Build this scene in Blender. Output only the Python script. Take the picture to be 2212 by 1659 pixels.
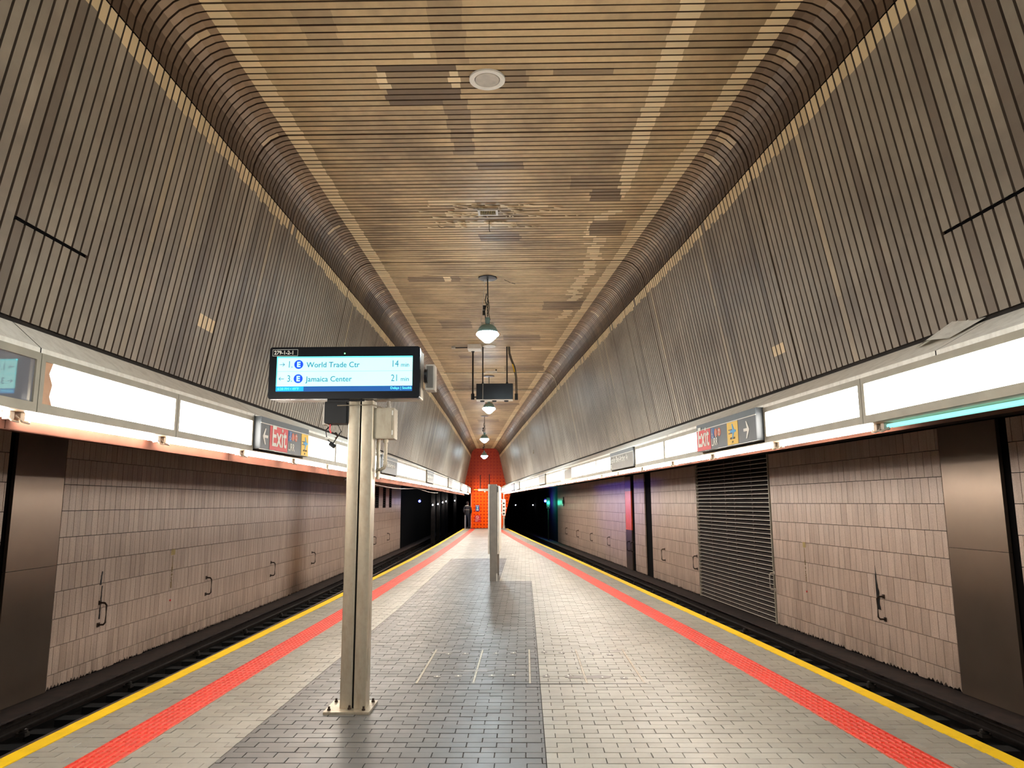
import bpy, math, random
from mathutils import Matrix, Vector
R = random.Random(11)
scn = bpy.context.scene
for o in list(bpy.data.objects): bpy.data.objects.remove(o)
COL = scn.collection
PI = math.pi

# ------------------------------------------------------------ camera, world, exposure
cd = bpy.data.cameras.new('camera'); cam = bpy.data.objects.new('camera', cd); COL.objects.link(cam)
cd.sensor_width = 36.0; cd.lens = 36.0 * 1590 / 2212; cd.clip_start = .05; cd.clip_end = 300
PITCH, YAW, ROLL = 0.15994, -0.01676, -0.0045
F = Vector((math.sin(YAW) * math.cos(PITCH), math.cos(YAW) * math.cos(PITCH), math.sin(PITCH)))
Rv = Vector((math.cos(YAW), -math.sin(YAW), 0)); Uv = Rv.cross(F)
c_, s_ = math.cos(ROLL), math.sin(ROLL)
Rr = c_ * Rv + s_ * Uv; Ur = -s_ * Rv + c_ * Uv
m = Matrix.Identity(4)
for i in range(3):
    m[i][0] = Rr[i]; m[i][1] = Ur[i]; m[i][2] = -F[i]
m.translation = (0, 0, 1.635)
cam.matrix_world = m
scn.camera = cam
w = bpy.data.worlds.new('world'); scn.world = w; w.use_nodes = True
w.node_tree.nodes['Background'].inputs[0].default_value = (0.01, 0.01, 0.012, 1)
w.node_tree.nodes['Background'].inputs[1].default_value = 0.15
scn.view_settings.view_transform = 'Standard'
scn.view_settings.look = 'None'
scn.view_settings.exposure = 2.0
scn.view_settings.gamma = 1.0
scn.view_settings.use_curve_mapping = False
scn.cycles.use_denoising = True
scn.cycles.max_bounces = 7
scn.cycles.diffuse_bounces = 5
scn.cycles.glossy_bounces = 3
scn.cycles.sample_clamp_indirect = 4.0
E_BOX = 5.2        # fluorescent light boxes
E_TUBE = 23.0       # bare tubes underneath
E_LAMP = 26.0      # pendants

# ------------------------------------------------------------ plan curves (metres)
def lerp(t, xs, ys):
    if t <= xs[0]: return ys[0] + (ys[1] - ys[0]) * (t - xs[0]) / (xs[1] - xs[0])
    for i in range(len(xs) - 1):
        if t <= xs[i + 1]:
            return ys[i] + (ys[i + 1] - ys[i]) * (t - xs[i]) / (xs[i + 1] - xs[i])
    return ys[-1] + (ys[-1] - ys[-2]) * (t - xs[-1]) / (xs[-1] - xs[-2])
def xL(y): return lerp(y, [0, 9, 13, 22, 30, 38, 48, 60], [-3.43, -3.41, -3.39, -3.42, -3.54, -3.73, -3.98, -4.35])
def xR(y): return lerp(y, [0, 10, 14, 24, 33, 48, 60], [3.60, 2.68, 2.27, 1.28, .34, -1.12, -2.3])
def fL(y): return lerp(y, [-6, 4.7, 6.6, 8.4, 10, 15, 22, 30, 38, 48, 60], [-3.2, -3.2, -3.16, -3.12, -3.04, -2.98, -3.0, -3.1, -3.28, -3.55, -3.9])
def fR(y): return lerp(y, [0, 5.8, 11.3, 20.6, 33, 48], [3.22, 2.67, 2.12, 1.2, -.10, -1.5])
def wL(y): return -7.2 if y < 22 else lerp(y, [22, 30, 38, 48, 80], [-7.2, -7.34, -7.53, -7.78, -8.8])
def wR(y): return 7.47 - .0975 * y
def zc(y): return lerp(y, [0, 20, 49.5], [5.67, 5.67, 5.24]) if y > 20 else 5.67
ZB = 2.235

# ------------------------------------------------------------ materials
def lin(c): return tuple(((v / 255) / 12.92 if v / 255 <= .04045 else (((v / 255) + .055) / 1.055) ** 2.4) for v in c) + (1,)
class NT:
    def __init__(s, name):
        s.m = bpy.data.materials.new(name); s.m.use_nodes = True; s.t = s.m.node_tree; s.n = s.t.nodes; s.b = s.n['Principled BSDF']
    def new(s, typ, **kw):
        n = s.n.new(typ)
        for k, v in kw.items(): setattr(n, k, v)
        return n
    def lk(s, a, b): s.t.links.new(a, b)
    def val(s, sock, v):
        if isinstance(v, (int, float, tuple, list)): sock.default_value = v
        else: s.lk(v, sock)
    def math(s, op, a, b=0.0, clamp=False):
        n = s.new('ShaderNodeMath', operation=op, use_clamp=clamp); s.val(n.inputs[0], a); s.val(n.inputs[1], b); return n.outputs[0]
    def pos(s):
        g = s.new('ShaderNodeNewGeometry'); x = s.new('ShaderNodeSeparateXYZ'); s.lk(g.outputs['Position'], x.inputs[0]); return g.outputs['Position'], x.outputs
    def comb(s, x, y, z):
        n = s.new('ShaderNodeCombineXYZ'); s.val(n.inputs[0], x); s.val(n.inputs[1], y); s.val(n.inputs[2], z); return n.outputs[0]
    def noise(s, vec, scale, detail=3, rough=.55):
        n = s.new('ShaderNodeTexNoise'); s.lk(vec, n.inputs['Vector']); n.inputs['Scale'].default_value = scale; n.inputs['Detail'].default_value = detail; n.inputs['Roughness'].default_value = rough; return n.outputs['Fac']
    def ramp(s, fac, a, b):
        n = s.new('ShaderNodeMapRange'); n.clamp = True; s.lk(fac, n.inputs[0]); n.inputs[1].default_value = a; n.inputs[2].default_value = b; return n.outputs[0]
    def mix(s, fac, a, b):
        n = s.new('ShaderNodeMix', data_type='RGBA'); s.val(n.inputs[0], fac); s.val(n.inputs[6], a); s.val(n.inputs[7], b); return n.outputs[2]
    def attr(s, name):
        n = s.new('ShaderNodeAttribute', attribute_name=name); return n.outputs['Fac']
    def bump(s, h, strength, dist=.01):
        n = s.new('ShaderNodeBump'); n.inputs['Strength'].default_value = strength; n.inputs['Distance'].default_value = dist; s.lk(h, n.inputs['Height']); s.lk(n.outputs[0], s.b.inputs['Normal'])
    def fin(s, col=None, rough=None, metal=0.0, spec=None):
        if col is not None: s.val(s.b.inputs['Base Color'], col)
        if rough is not None: s.val(s.b.inputs['Roughness'], rough)
        s.b.inputs['Metallic'].default_value = metal
        if spec is not None: s.b.inputs['Specular IOR Level'].default_value = spec
        return s.m
def plain(name, rgb, rough=.6, metal=0.0, var=.12, scale=9, spec=None):
    t = NT(name); p, _ = t.pos(); n = t.noise(p, scale, 4); c = lin(rgb)
    a = tuple(v * (1 - var * 1.6) for v in c[:3]) + (1,); b = tuple(min(1, v * (1 + var)) for v in c[:3]) + (1,)
    return t.fin(t.mix(t.ramp(n, .3, .7), a, b), rough, metal, spec)
def emit(name, rgb, strength):
    t = NT(name); c = lin(rgb); t.b.inputs['Base Color'].default_value = c; t.b.inputs['Emission Color'].default_value = c; t.b.inputs['Emission Strength'].default_value = strength; t.b.inputs['Roughness'].default_value = .4
    return t.m

def make_slat_mat(name, base, light, dark, streak):
    t = NT(name); p, x = t.pos()
    idx = t.math('FLOOR', t.math('MULTIPLY', x[1], 10.0))
    wn = t.new('ShaderNodeTexWhiteNoise', noise_dimensions='1D'); t.lk(idx, wn.inputs['W']); per = wn.outputs['Value']
    v1 = t.comb(t.math('ADD', t.math('MULTIPLY', x[0], 1.0), t.math('MULTIPLY', per, .35)), t.math('MULTIPLY', idx, .045), t.math('ADD', t.math('MULTIPLY', x[2], .9), t.math('MULTIPLY', per, .25)))
    soot = t.ramp(t.noise(v1, .95, 4, .6), .42, .72)
    v2 = t.comb(t.math('MULTIPLY', x[0], streak), t.math('MULTIPLY', idx, 3.7), t.math('MULTIPLY', x[2], streak))
    band = t.ramp(t.noise(v2, .8, 2, .5), .35, .7)
    fine = t.noise(p, 14, 5, .65)
    c = t.mix(t.math('MULTIPLY', soot, .78), lin(base), lin(dark))
    c = t.mix(t.math('MULTIPLY', band, .30), c, lin(tuple(v * .72 for v in base)))
    c = t.mix(t.math('MULTIPLY', t.ramp(fine, .35, .75), .16), c, lin(dark))
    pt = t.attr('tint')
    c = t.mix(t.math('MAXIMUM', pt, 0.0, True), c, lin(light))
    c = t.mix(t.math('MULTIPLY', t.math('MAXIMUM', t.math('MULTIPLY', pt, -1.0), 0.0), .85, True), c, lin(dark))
    br = t.math('ADD', .86, t.math('MULTIPLY', per, .24))
    mm = t.new('ShaderNodeVectorMath', operation='SCALE'); t.lk(c, mm.inputs[0]); t.lk(br, mm.inputs['Scale'])
    return t.fin(mm.outputs[0], .5, 0.0, .35)
M = {}
M['slat'] = make_slat_mat('ceiling_slat_paint', (202, 173, 128), (232, 208, 164), (84, 62, 47), .55)
M['wallslat'] = make_slat_mat('wall_slat_paint', (158, 144, 126), (222, 196, 152), (88, 72, 60), .12)
M['cove'] = make_slat_mat('cove_slat_paint', (158, 130, 100), (196, 170, 130), (66, 48, 36), .4)
M['void'] = plain('dark_void', (6, 4, 4), .95, 0, .2, 9, .1)
M['conc_dark'] = plain('sooty_concrete', (42, 36, 32), .9, 0, .3, 3)
M['trackfloor'] = plain('track_invert', (16, 14, 13), .9, 0, .35, 4)
def brick_mat(name, base, base2, dirt):
    t = NT(name); p, x = t.pos(); ti = t.attr('tint')
    big = t.ramp(t.noise(p, .55, 4, .6), .38, .68); fine = t.ramp(t.noise(p, 30, 4, .6), .45, .8); spot = t.ramp(t.noise(p, 5, 5, .7), .6, .8)
    c = t.mix(ti, lin(base), lin(base2)); c = t.mix(t.math('MULTIPLY', big, .30), c, lin(dirt)); c = t.mix(t.math('MULTIPLY', fine, .15), c, lin(dirt)); c = t.mix(t.math('MULTIPLY', spot, .18), c, lin(dirt))
    t.bump(t.noise(p, 60, 3), .12, .002)
    return t.fin(c, t.math('ADD', .26, t.math('MULTIPLY', t.noise(p, 3.0, 3), .26)), 0, .38)
M['brick'] = brick_mat('beige_paver', (161, 158, 147), (150, 146, 135), (98, 91, 82))
M['greybrick'] = brick_mat('grey_paver', (90, 88, 86), (80, 79, 77), (62, 59, 56))
M['grout'] = plain('dark_grout', (62, 54, 50), .85)
def paint_mat(name, c1, c2, c3):
    t = NT(name); p, x = t.pos(); a = t.ramp(t.noise(p, 6, 5, .7), .5, .75); b = t.ramp(t.noise(p, 1.2, 3, .6), .45, .7)
    c = t.mix(t.math('MULTIPLY', b, .5), lin(c1), lin(c2)); c = t.mix(t.math('MULTIPLY', a, .35), c, lin(c3)); return t.fin(c, .5)
M['yellow'] = paint_mat('yellow_edge_paint', (240, 196, 0), (216, 172, 4), (150, 120, 30))
M['red'] = paint_mat('red_tactile', (214, 34, 0), (200, 44, 10), (176, 76, 60))
M['redbase'] = paint_mat('worn_red_ground', (208, 88, 52), (194, 80, 52), (190, 130, 112))
def tile_mat():
    t = NT('terracotta_wall_tile'); p, x = t.pos(); ti = t.attr('tint')
    c = t.mix(ti, lin((200, 178, 162)), lin((172, 149, 133)))
    st = t.comb(t.math('MULTIPLY', t.math('ADD', x[1], x[0]), 6.0), 0.0, t.math('MULTIPLY', x[2], .5)); streak = t.ramp(t.noise(st, 1.6, 5, .7), .45, .75)
    c = t.mix(t.math('MULTIPLY', streak, .32), c, lin((98, 78, 66)))
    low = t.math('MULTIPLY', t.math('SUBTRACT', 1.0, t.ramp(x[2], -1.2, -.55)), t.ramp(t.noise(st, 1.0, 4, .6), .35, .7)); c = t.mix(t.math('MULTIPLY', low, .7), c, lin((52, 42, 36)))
    hi = t.ramp(x[2], 1.7, 2.7); c = t.mix(t.math('MULTIPLY', hi, .35), c, lin((84, 66, 56)))  # upper tiles darkened in the colour for the shade under the soffit
    # rusty leak running down the far-side wall near a broken joint
    wall = t.math('LESS_THAN', x[0], -6.0)
    d = t.math('ABSOLUTE', t.math('SUBTRACT', x[1], t.math('ADD', 23.3, t.math('MULTIPLY', t.noise(p, 1.5, 3), .5)))); near = t.math('SUBTRACT', 1.0, t.ramp(d, .1, 1.5))
    c = t.mix(t.math('MULTIPLY', t.math('MULTIPLY', near, wall), .9), c, lin((116, 78, 36)))
    c = t.mix(t.math('MULTIPLY', t.math('MULTIPLY', t.math('MULTIPLY', near, wall), t.math('SUBTRACT', 1.0, t.ramp(x[2], -1.0, -.2))), .8), c, lin((30, 24, 20)))
    sp = t.noise(p, 95, 4, .8); c = t.mix(t.math('MULTIPLY', t.ramp(sp, .46, .66), .5), c, lin((88, 72, 62)))
    t.bump(sp, .25, .003)
    return t.fin(c, .42, 0, .45)
M['tile'] = tile_mat()
def brushed(name, rgb, rough=.34, metal=.85, dirt=(96, 74, 50), amt=.3):
    t = NT(name); p, x = t.pos(); c = lin(rgb)
    v = t.comb(t.math('MULTIPLY', x[0], 8.0), t.math('MULTIPLY', x[1], 8.0), t.math('MULTIPLY', x[2], 2.2)); n = t.ramp(t.noise(v, 1.3, 5, .65), .46, .75)
    col = t.mix(t.math('MULTIPLY', n, amt), c, lin(dirt)); col = t.mix(t.math('MULTIPLY', t.ramp(t.noise(p, 26, 4), .5, .8), .15), col, lin(dirt))
    return t.fin(col, t.math('ADD', rough, t.math('MULTIPLY', n, .18)), metal)
M['steel'] = brushed('stainless_steel', (178, 168, 149), .38, .7, (116, 88, 58), .4)
M['steelpanel'] = plain('dull_steel_panel', (116, 101, 88), .30, .75, .05, 1.5)
M['flash'] = brushed('galvanised_flashing', (240, 235, 224), .5, .0, (150, 138, 120), .35)
M['copper'] = plain('pinkish_metal_fascia', (82, 53, 43), .9, 0, .15, 2.5, .06)
M['frame'] = plain('light_box_frame', (158, 150, 134), .5, .15, .08, 5)
M['pan'] = plain('cream_reflector_pan', (196, 170, 140), .5, 0, .1)
M['black'] = plain('black_enamel', (20, 20, 24), .35, .1, .15)
M['blackrub'] = plain('black_rubber', (13, 13, 15), .6, 0, .2)
M['bezel'] = plain('display_bezel', (10, 14, 22), .25, 0, .1)
M['charcoal'] = plain('sign_charcoal', (72, 76, 80), .4, 0, .05)
M['charcoal2'] = plain('sign_charcoal_band', (84, 92, 98), .35, .1, .05)
M['signgrey'] = plain('faded_sign_face', (108, 102, 94), .4, 0, .08)
M['white'] = plain('white_enamel', (226, 222, 212), .5, 0, .04)
M['offwhite'] = plain('dusty_white_metal', (186, 178, 166), .5, .1, .1)
M['signred'] = plain('sign_red', (214, 44, 48), .45, 0, .04)
M['signblue'] = plain('sign_blue', (32, 96, 176), .45, 0, .04)
M['signorange'] = plain('route_orange', (206, 96, 58), .45, 0, .04)
M['signyellow'] = plain('sign_yellow', (232, 186, 28), .45, 0, .04)
M['planeblue'] = plain('aeroplane_blue', (44, 150, 206), .45, 0, .04)
M['rail'] = plain('rusty_rail_steel', (44, 36, 32), .4, .6, .3, 12)
M['railhead'] = plain('worn_rail_head', (128, 120, 112), .3, .8, .2, 10)
M['tie'] = plain('creosoted_timber', (12, 10, 9), .9, 0, .35, 7)
M['board'] = plain('brown_cover_board', (44, 30, 25), .8, 0, .35, 6)
M['porcelain'] = plain('insulator_porcelain', (52, 47, 43), .35, 0, .2)
M['handle'] = plain('grimy_bronze_bar', (60, 46, 36), .4, .6, .2, 20)
M['blackpaint'] = plain('black_paint_smear', (8, 7, 7), .3, 0, .1)
M['marker'] = plain('faded_yellow_stencil', (168, 146, 84), .6, 0, .2)
M['stencil'] = plain('dark_yellow_stencil', (104, 80, 14), .6, 0, .2)
M['orange_enamel'] = plain('orange_enamel', (232, 92, 52), .3, 0, .08)
M['box'] = emit('light_box_diffuser', (255, 250, 240), E_BOX)
M['box_warm'] = emit('yellowed_diffuser', (255, 222, 176), E_BOX * .62)
M['box_dead'] = plain('unlit_acrylic', (120, 120, 126), .03, 0, .03, 3, 1.0)
M['box_dead'].node_tree.nodes['Principled BSDF'].inputs['Coat Weight'].default_value = 1.0
M['tube'] = emit('fluorescent_tube_glow', (255, 246, 236), E_TUBE)
M['tube_cyan'] = emit('aqua_tube_glow', (150, 236, 232), .22)
M['lamp'] = emit('pendant_lens_glow', (222, 244, 255), E_LAMP)
M['dome'] = plain('pale_green_dome', (126, 160, 162), .4, .2, .1)
M['screen'] = emit('display_light', (168, 255, 250), .30)
M['screen_top'] = emit('display_light_cyan', (96, 246, 250), .29)
M['screen_bar'] = emit('display_footer', (4, 72, 138), .24)
M['screen_box'] = emit('display_clock_box', (0, 150, 214), .27)
M['txt_teal'] = emit('display_teal_text', (0, 100, 136), .22)
M['txt_navy'] = emit('display_navy_text', (6, 56, 114), .22)
M['txt_cyan'] = emit('display_cyan_text', (96, 236, 255), .32)
M['bullet'] = emit('display_route_blue', (0, 60, 222), .22)
M['led'] = emit('green_led', (120, 255, 140), .8)
M['blue'] = emit('blue_signal_light', (60, 70, 255), 7.0)
M['green'] = emit('green_signal_light', (30, 255, 190), 3.0)
M['bulb'] = emit('tunnel_bulb', (235, 240, 255), 3.0)
M['cloth_dark'] = plain('dark_jacket', (44, 44, 50), .85, 0, .15)
M['jeans'] = plain('dark_jeans', (26, 32, 48), .85, 0, .15)
M['skin'] = plain('skin', (150, 110, 92), .6, 0, .05)
M['hair'] = plain('dark_hair', (24, 20, 20), .7)
def end_mat():
    t = NT('orange_end_wall_tiles'); p, x = t.pos()
    u = t.math('MULTIPLY', x[0], 4.6); v = t.math('MULTIPLY', x[2], 4.6)
    a = t.math('SINE', t.math('MULTIPLY', t.math('ADD', u, v), PI)); b = t.math('SINE', t.math('MULTIPLY', t.math('SUBTRACT', u, v), PI))
    k = t.ramp(t.math('MULTIPLY', a, b), .25, .8); c = t.mix(k, lin((255, 92, 0)), lin((196, 34, 2)))
    hi = t.ramp(x[2], 2.2, 3.6); c = t.mix(t.math('MULTIPLY', hi, .8), c, lin((150, 62, 56)))  # maroon upper wall: the dimmer light up there is put into its colour
    return t.fin(c, .5, 0, .12)
M['endwall'] = end_mat()
M['endtile'] = plain('orange_wall_stud', (214, 44, 16), .35, 0, .1)

# ------------------------------------------------------------ mesh builder
class MB:
    def __init__(s): s.v = []; s.f = []; s.t = []; s.m = []
    def add(s, vs, fs, tint=0.0, mi=0):
        o = len(s.v); s.v += [tuple(v) for v in vs]
        for f in fs: s.f.append(tuple(o + i for i in f)); s.t.append(tint); s.m.append(mi)
        return s
    def box(s, x0, x1, y0, y1, z0, z1, tint=0.0, mi=0, skip=''):
        vs = [(x0, y0, z0), (x1, y0, z0), (x1, y1, z0), (x0, y1, z0), (x0, y0, z1), (x1, y0, z1), (x1, y1, z1), (x0, y1, z1)]
        fs = {'b': (3, 2, 1, 0), 't': (4, 5, 6, 7), 'f': (0, 1, 5, 4), 'r': (1, 2, 6, 5), 'k': (2, 3, 7, 6), 'l': (3, 0, 4, 7)}
        return s.add(vs, [f for k, f in fs.items() if k not in skip], tint, mi)
    def hexa(s, vs, tint=0.0, mi=0): return s.add(vs, [(3, 2, 1, 0), (4, 5, 6, 7), (0, 1, 5, 4), (1, 2, 6, 5), (2, 3, 7, 6), (3, 0, 4, 7)], tint, mi)
    def bevbox(s, x0, x1, y0, y1, z0, z1, b=.01, axis='y', tint=0.0, mi=0, seg=3):
        # rounded rectangle extruded along an axis
        ax = {'x': (1, 2, 0), 'y': (0, 2, 1), 'z': (0, 1, 2)}[axis]; lo = (x0, y0, z0); hi = (x1, y1, z1)
        a0, a1, b0, b1, e0, e1 = lo[ax[0]], hi[ax[0]], lo[ax[1]], hi[ax[1]], lo[ax[2]], hi[ax[2]]
        ring = []
        for cx, cy, st in ((a1 - b, b1 - b, 0), (a0 + b, b1 - b, 1), (a0 + b, b0 + b, 2), (a1 - b, b0 + b, 3)):
            for k in range(seg + 1):
                an = (st + k / seg) * PI / 2; ring.append((cx + b * math.cos(an), cy + b * math.sin(an)))
        vs = []
        for e in (e0, e1):
            for (p, q) in ring:
                v = [0, 0, 0]; v[ax[0]] = p; v[ax[1]] = q; v[ax[2]] = e; vs.append(tuple(v))
        n = len(ring); fs = [(i, (i + 1) % n, n + (i + 1) % n, n + i) for i in range(n)] + [tuple(range(n - 1, -1, -1)), tuple(range(n, 2 * n))]
        return s.add(vs, fs, tint, mi)
    def tube(s, pts, r, n=8, tint=0.0, mi=0, cap=True):
        pts = [Vector(p) for p in pts]; rs = r if isinstance(r, (list, tuple)) else [r] * len(pts); vs = []; up0 = None
        for i, p in enumerate(pts):
            d = (pts[min(i + 1, len(pts) - 1)] - pts[max(i - 1, 0)]).normalized()
            if up0 is None: up0 = Vector((0, 0, 1)) if abs(d.z) < .9 else Vector((1, 0, 0))
            a = d.cross(up0)
            if a.length < 1e-4: a = d.cross(Vector((0, 1, 0)))
            a.normalize(); b = d.cross(a).normalized(); up0 = -b if False else up0
            for k in range(n):
                an = 2 * PI * k / n; vs.append(p + rs[i] * (math.cos(an) * a + math.sin(an) * b))
        fs = [(i * n + k, i * n + (k + 1) % n, (i + 1) * n + (k + 1) % n, (i + 1) * n + k) for i in range(len(pts) - 1) for k in range(n)]
        if cap: fs += [tuple(range(n - 1, -1, -1)), tuple((len(pts) - 1) * n + k for k in range(n))]
        return s.add(vs, fs, tint, mi)
    def lathe(s, prof, n=24, c=(0, 0, 0), tint=0.0, mi=0):
        vs = [(c[0] + r * math.cos(2 * PI * k / n), c[1] + r * math.sin(2 * PI * k / n), c[2] + z) for r, z in prof for k in range(n)]
        fs = [(i * n + k, i * n + (k + 1) % n, (i + 1) * n + (k + 1) % n, (i + 1) * n + k) for i in range(len(prof) - 1) for k in range(n)]
        fs += [tuple(range(n - 1, -1, -1)), tuple((len(prof) - 1) * n + k for k in range(n))]
        return s.add(vs, fs, tint, mi)
    def ball(s, c, r, n=12, tint=0.0, mi=0, sz=1.0):
        return s.lathe([(max(.001, r * math.sin(PI * i / 8)), r * sz * -math.cos(PI * i / 8)) for i in range(9)], n, c, tint, mi)
    def prism(s, poly, e0, e1, axis='y', tint=0.0, mi=0):
        ax = {'x': (1, 2, 0), 'y': (0, 2, 1), 'z': (0, 1, 2)}[axis]; vs = []
        for e in (e0, e1):
            for p, q in poly:
                v = [0, 0, 0]; v[ax[0]] = p; v[ax[1]] = q; v[ax[2]] = e; vs.append(tuple(v))
        n = len(poly); return s.add(vs, [(i, (i + 1) % n, n + (i + 1) % n, n + i) for i in range(n)] + [tuple(range(n - 1, -1, -1)), tuple(range(n, 2 * n))], tint, mi)
    def mesh(s, name, mats):
        me = bpy.data.meshes.new(name); me.from_pydata(s.v, [], s.f)
        for mt in (mats if isinstance(mats, (list, tuple)) else [mats]): me.materials.append(mt)
        if any(s.m): me.polygons.foreach_set('material_index', s.m)
        if any(s.t):
            a = me.attributes.new('tint', 'FLOAT', 'FACE'); a.data.foreach_set('value', s.t)
        me.update(); return me
    def build(s, name, mats, parent=None, smooth=False, loc=None, rot=None):
        me = s.mesh(name, mats)
        if smooth:
            me.polygons.foreach_set('use_smooth', [True] * len(me.polygons))
            try: me.set_sharp_from_angle(angle=math.radians(40))
            except Exception: pass
        return link(name, me, parent, loc, rot)
def link(name, me, parent=None, loc=None, rot=None):
    o = bpy.data.objects.new(name, me); COL.objects.link(o)
    if parent is not None: o.parent = parent
    if loc is not None: o.location = loc
    if rot is not None: o.rotation_euler = rot
    return o
def thing(name, label, cat, loc=(0, 0, 0), rz=0.0, group=None, data=None):
    o = bpy.data.objects.new(name, data); COL.objects.link(o); o.location = loc; o.rotation_euler = (0, 0, rz)
    o['label'] = label; o['category'] = cat
    if group: o['group'] = group
    return o
def tag(o, label, cat, group=None):
    o['label'] = label; o['category'] = cat
    if group: o['group'] = group
    return o
def structure(name, data=None, label=None):
    o = bpy.data.objects.new(name, data); COL.objects.link(o); o['kind'] = 'structure'
    if label: o['label'] = label
    return o
def stuff(o): o['kind'] = 'stuff'; return o
def text(body, name, size, mat, parent, loc, rot=(PI / 2, 0, 0), sx=1.0, align='LEFT', ext=.001, bold=0.0, va='BOTTOM_BASELINE'):
    cu = bpy.data.curves.new(name, 'FONT'); cu.body = body; cu.size = size; cu.align_x = align; cu.extrude = ext; cu.offset = bold; cu.resolution_u = 3
    cu.materials.append(mat); tmp = bpy.data.objects.new('t', cu); COL.objects.link(tmp); dg = bpy.context.evaluated_depsgraph_get(); me = bpy.data.meshes.new_from_object(tmp.evaluated_get(dg)); bpy.data.objects.remove(tmp); me.name = name
    o = bpy.data.objects.new(name, me); COL.objects.link(o); o.parent = parent; o.location = loc; o.rotation_euler = rot; o.scale = (sx, 1, 1)
    return o

# ------------------------------------------------------------ large structure
YE = 49.5
def strip_along(mb, fa, fb, za, zb, y0, y1, step=1.0, tint=0.0):
    n = max(1, int(round((y1 - y0) / step))); ys = [y0 + (y1 - y0) * i / n for i in range(n + 1)]; vs = []
    for y in ys: vs += [(fa(y), y, za), (fb(y), y, zb)]
    mb.add(vs, [(2 * i, 2 * i + 1, 2 * i + 3, 2 * i + 2) for i in range(n)], tint)
def slab_along(mb, fa, fb, z0, z1, y0, y1, step=1.0, tint=0.0, mi=0):
    n = max(1, int(round((y1 - y0) / step))); ys = [y0 + (y1 - y0) * i / n for i in range(n + 1)]; vs = []
    for y in ys: vs += [(fa(y), y, z0), (fb(y), y, z0), (fb(y), y, z1), (fa(y), y, z1)]
    fs = []
    for i in range(n):
        a, b = 4 * i, 4 * i + 4
        for k in range(4): fs.append((a + k, a + (k + 1) % 4, b + (k + 1) % 4, b + k))
    fs += [(3, 2, 1, 0), tuple(4 * n + k for k in range(4))]
    mb.add(vs, fs, tint, mi)

# floor slab
mb = MB(); slab_along(mb, xL, xR, -.12, -.007, -6, 48.1)
slab_along(mb, lambda y: xL(y) + .12, lambda y: xR(y) - .12, -1.5, -.12, -6, 48.1)
floor = structure('floor', mb.mesh('floor', M['grout']), 'platform floor of small beige and grey brick pavers')
# platform-edge strips
for side, fx, sg in (('l', xL, 1), ('r', xR, -1)):
    mb = MB(); a = (lambda y, fx=fx, sg=sg: fx(y) - sg * .01); b = (lambda y, fx=fx, sg=sg: fx(y) + sg * .115)
    slab_along(mb, a, b, -.115, .004, -6, 48.1, .6)
    mb.build('edge_strip', M['yellow'], floor)['label'] = 'yellow painted platform edge strip'
    mb = MB(); a = (lambda y, fx=fx, sg=sg: fx(y) + sg * .50); b = (lambda y, fx=fx, sg=sg: fx(y) + sg * .785)
    slab_along(mb, a, b, -.02, .001, -6, 48.1, .6); ts = mb.build('tactile_strip', M['redbase'], floor); ts['label'] = 'red tactile warning strip with raised bars'
    mb = MB()
    y = 3.6
    while y < 48:
        for k in range(6):
            x0 = fx(y) + sg * (.512 + k * .0465); x1 = x0 + sg * .031
            xa, xb = min(x0, x1), max(x0, x1); L = .085 if y < 22 else .5; sh = (fx(y + L) - fx(y))
            mb.add([(xa, y, .001), (xb, y, .001), (xb + sh, y + L, .001), (xa + sh, y + L, .001), (xa + .004, y + .006, .0075), (xb - .004, y + .006, .0075), (xb - .004 + sh, y + L - .006, .0075), (xa + .004 + sh, y + L - .006, .0075)],
                   [(4, 5, 6, 7), (0, 1, 5, 4), (1, 2, 6, 5), (2, 3, 7, 6), (3, 0, 4, 7)])
        y += .1 if y < 22 else .52
    stuff(mb.build('tactile_bar', M['red'], ts))

# pavers
BL, BW, JT = .2064, .1032, .0055
brick_meshes = {}
def paver_mesh(kind, var):
    k = (kind, var)
    if k not in brick_meshes:
        b = MB(); h = .0012 * (var % 3 - 1); a, c = BL - JT, BW - JT; e = .0018
        b.add([(0, 0, -.009), (a, 0, -.009), (a, c, -.009), (0, c, -.009), (0, 0, -e + h), (a, 0, -e + h), (a, c, -e + h), (0, c, -e + h), (e, e, h), (a - e, e, h), (a - e, c - e, h), (e, c - e, h)],
              [(8, 9, 10, 11), (4, 5, 9, 8), (5, 6, 10, 9), (6, 7, 11, 10), (7, 4, 8, 11), (0, 1, 5, 4), (1, 2, 6, 5), (2, 3, 7, 6), (3, 0, 4, 7)], .08 + .9 * var / 5)
        brick_meshes[k] = b.mesh('brick', M[kind])
    return brick_meshes[k]
hatch_x = [-1.01, -.488, .034, .556, 1.08]; HY0, HY1 = 7.09, 8.67
hatch = thing('access_hatch', 'four-leaf floor hatch of matching pavers with steel divider strips', 'hatch', (0, 0, 0))
leaves = []
for i in range(4):
    b = MB(); b.box(hatch_x[i] + .012, hatch_x[i + 1] - .012, HY0 + .008, HY1 - .008, -.0069, -.0058); leaves.append(b.build('hatch_leaf', M['grout'], hatch))
farb = {'brick': MB(), 'greybrick': MB()}
hb = {}
cand = []
y = 3.66; row = 0
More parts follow.
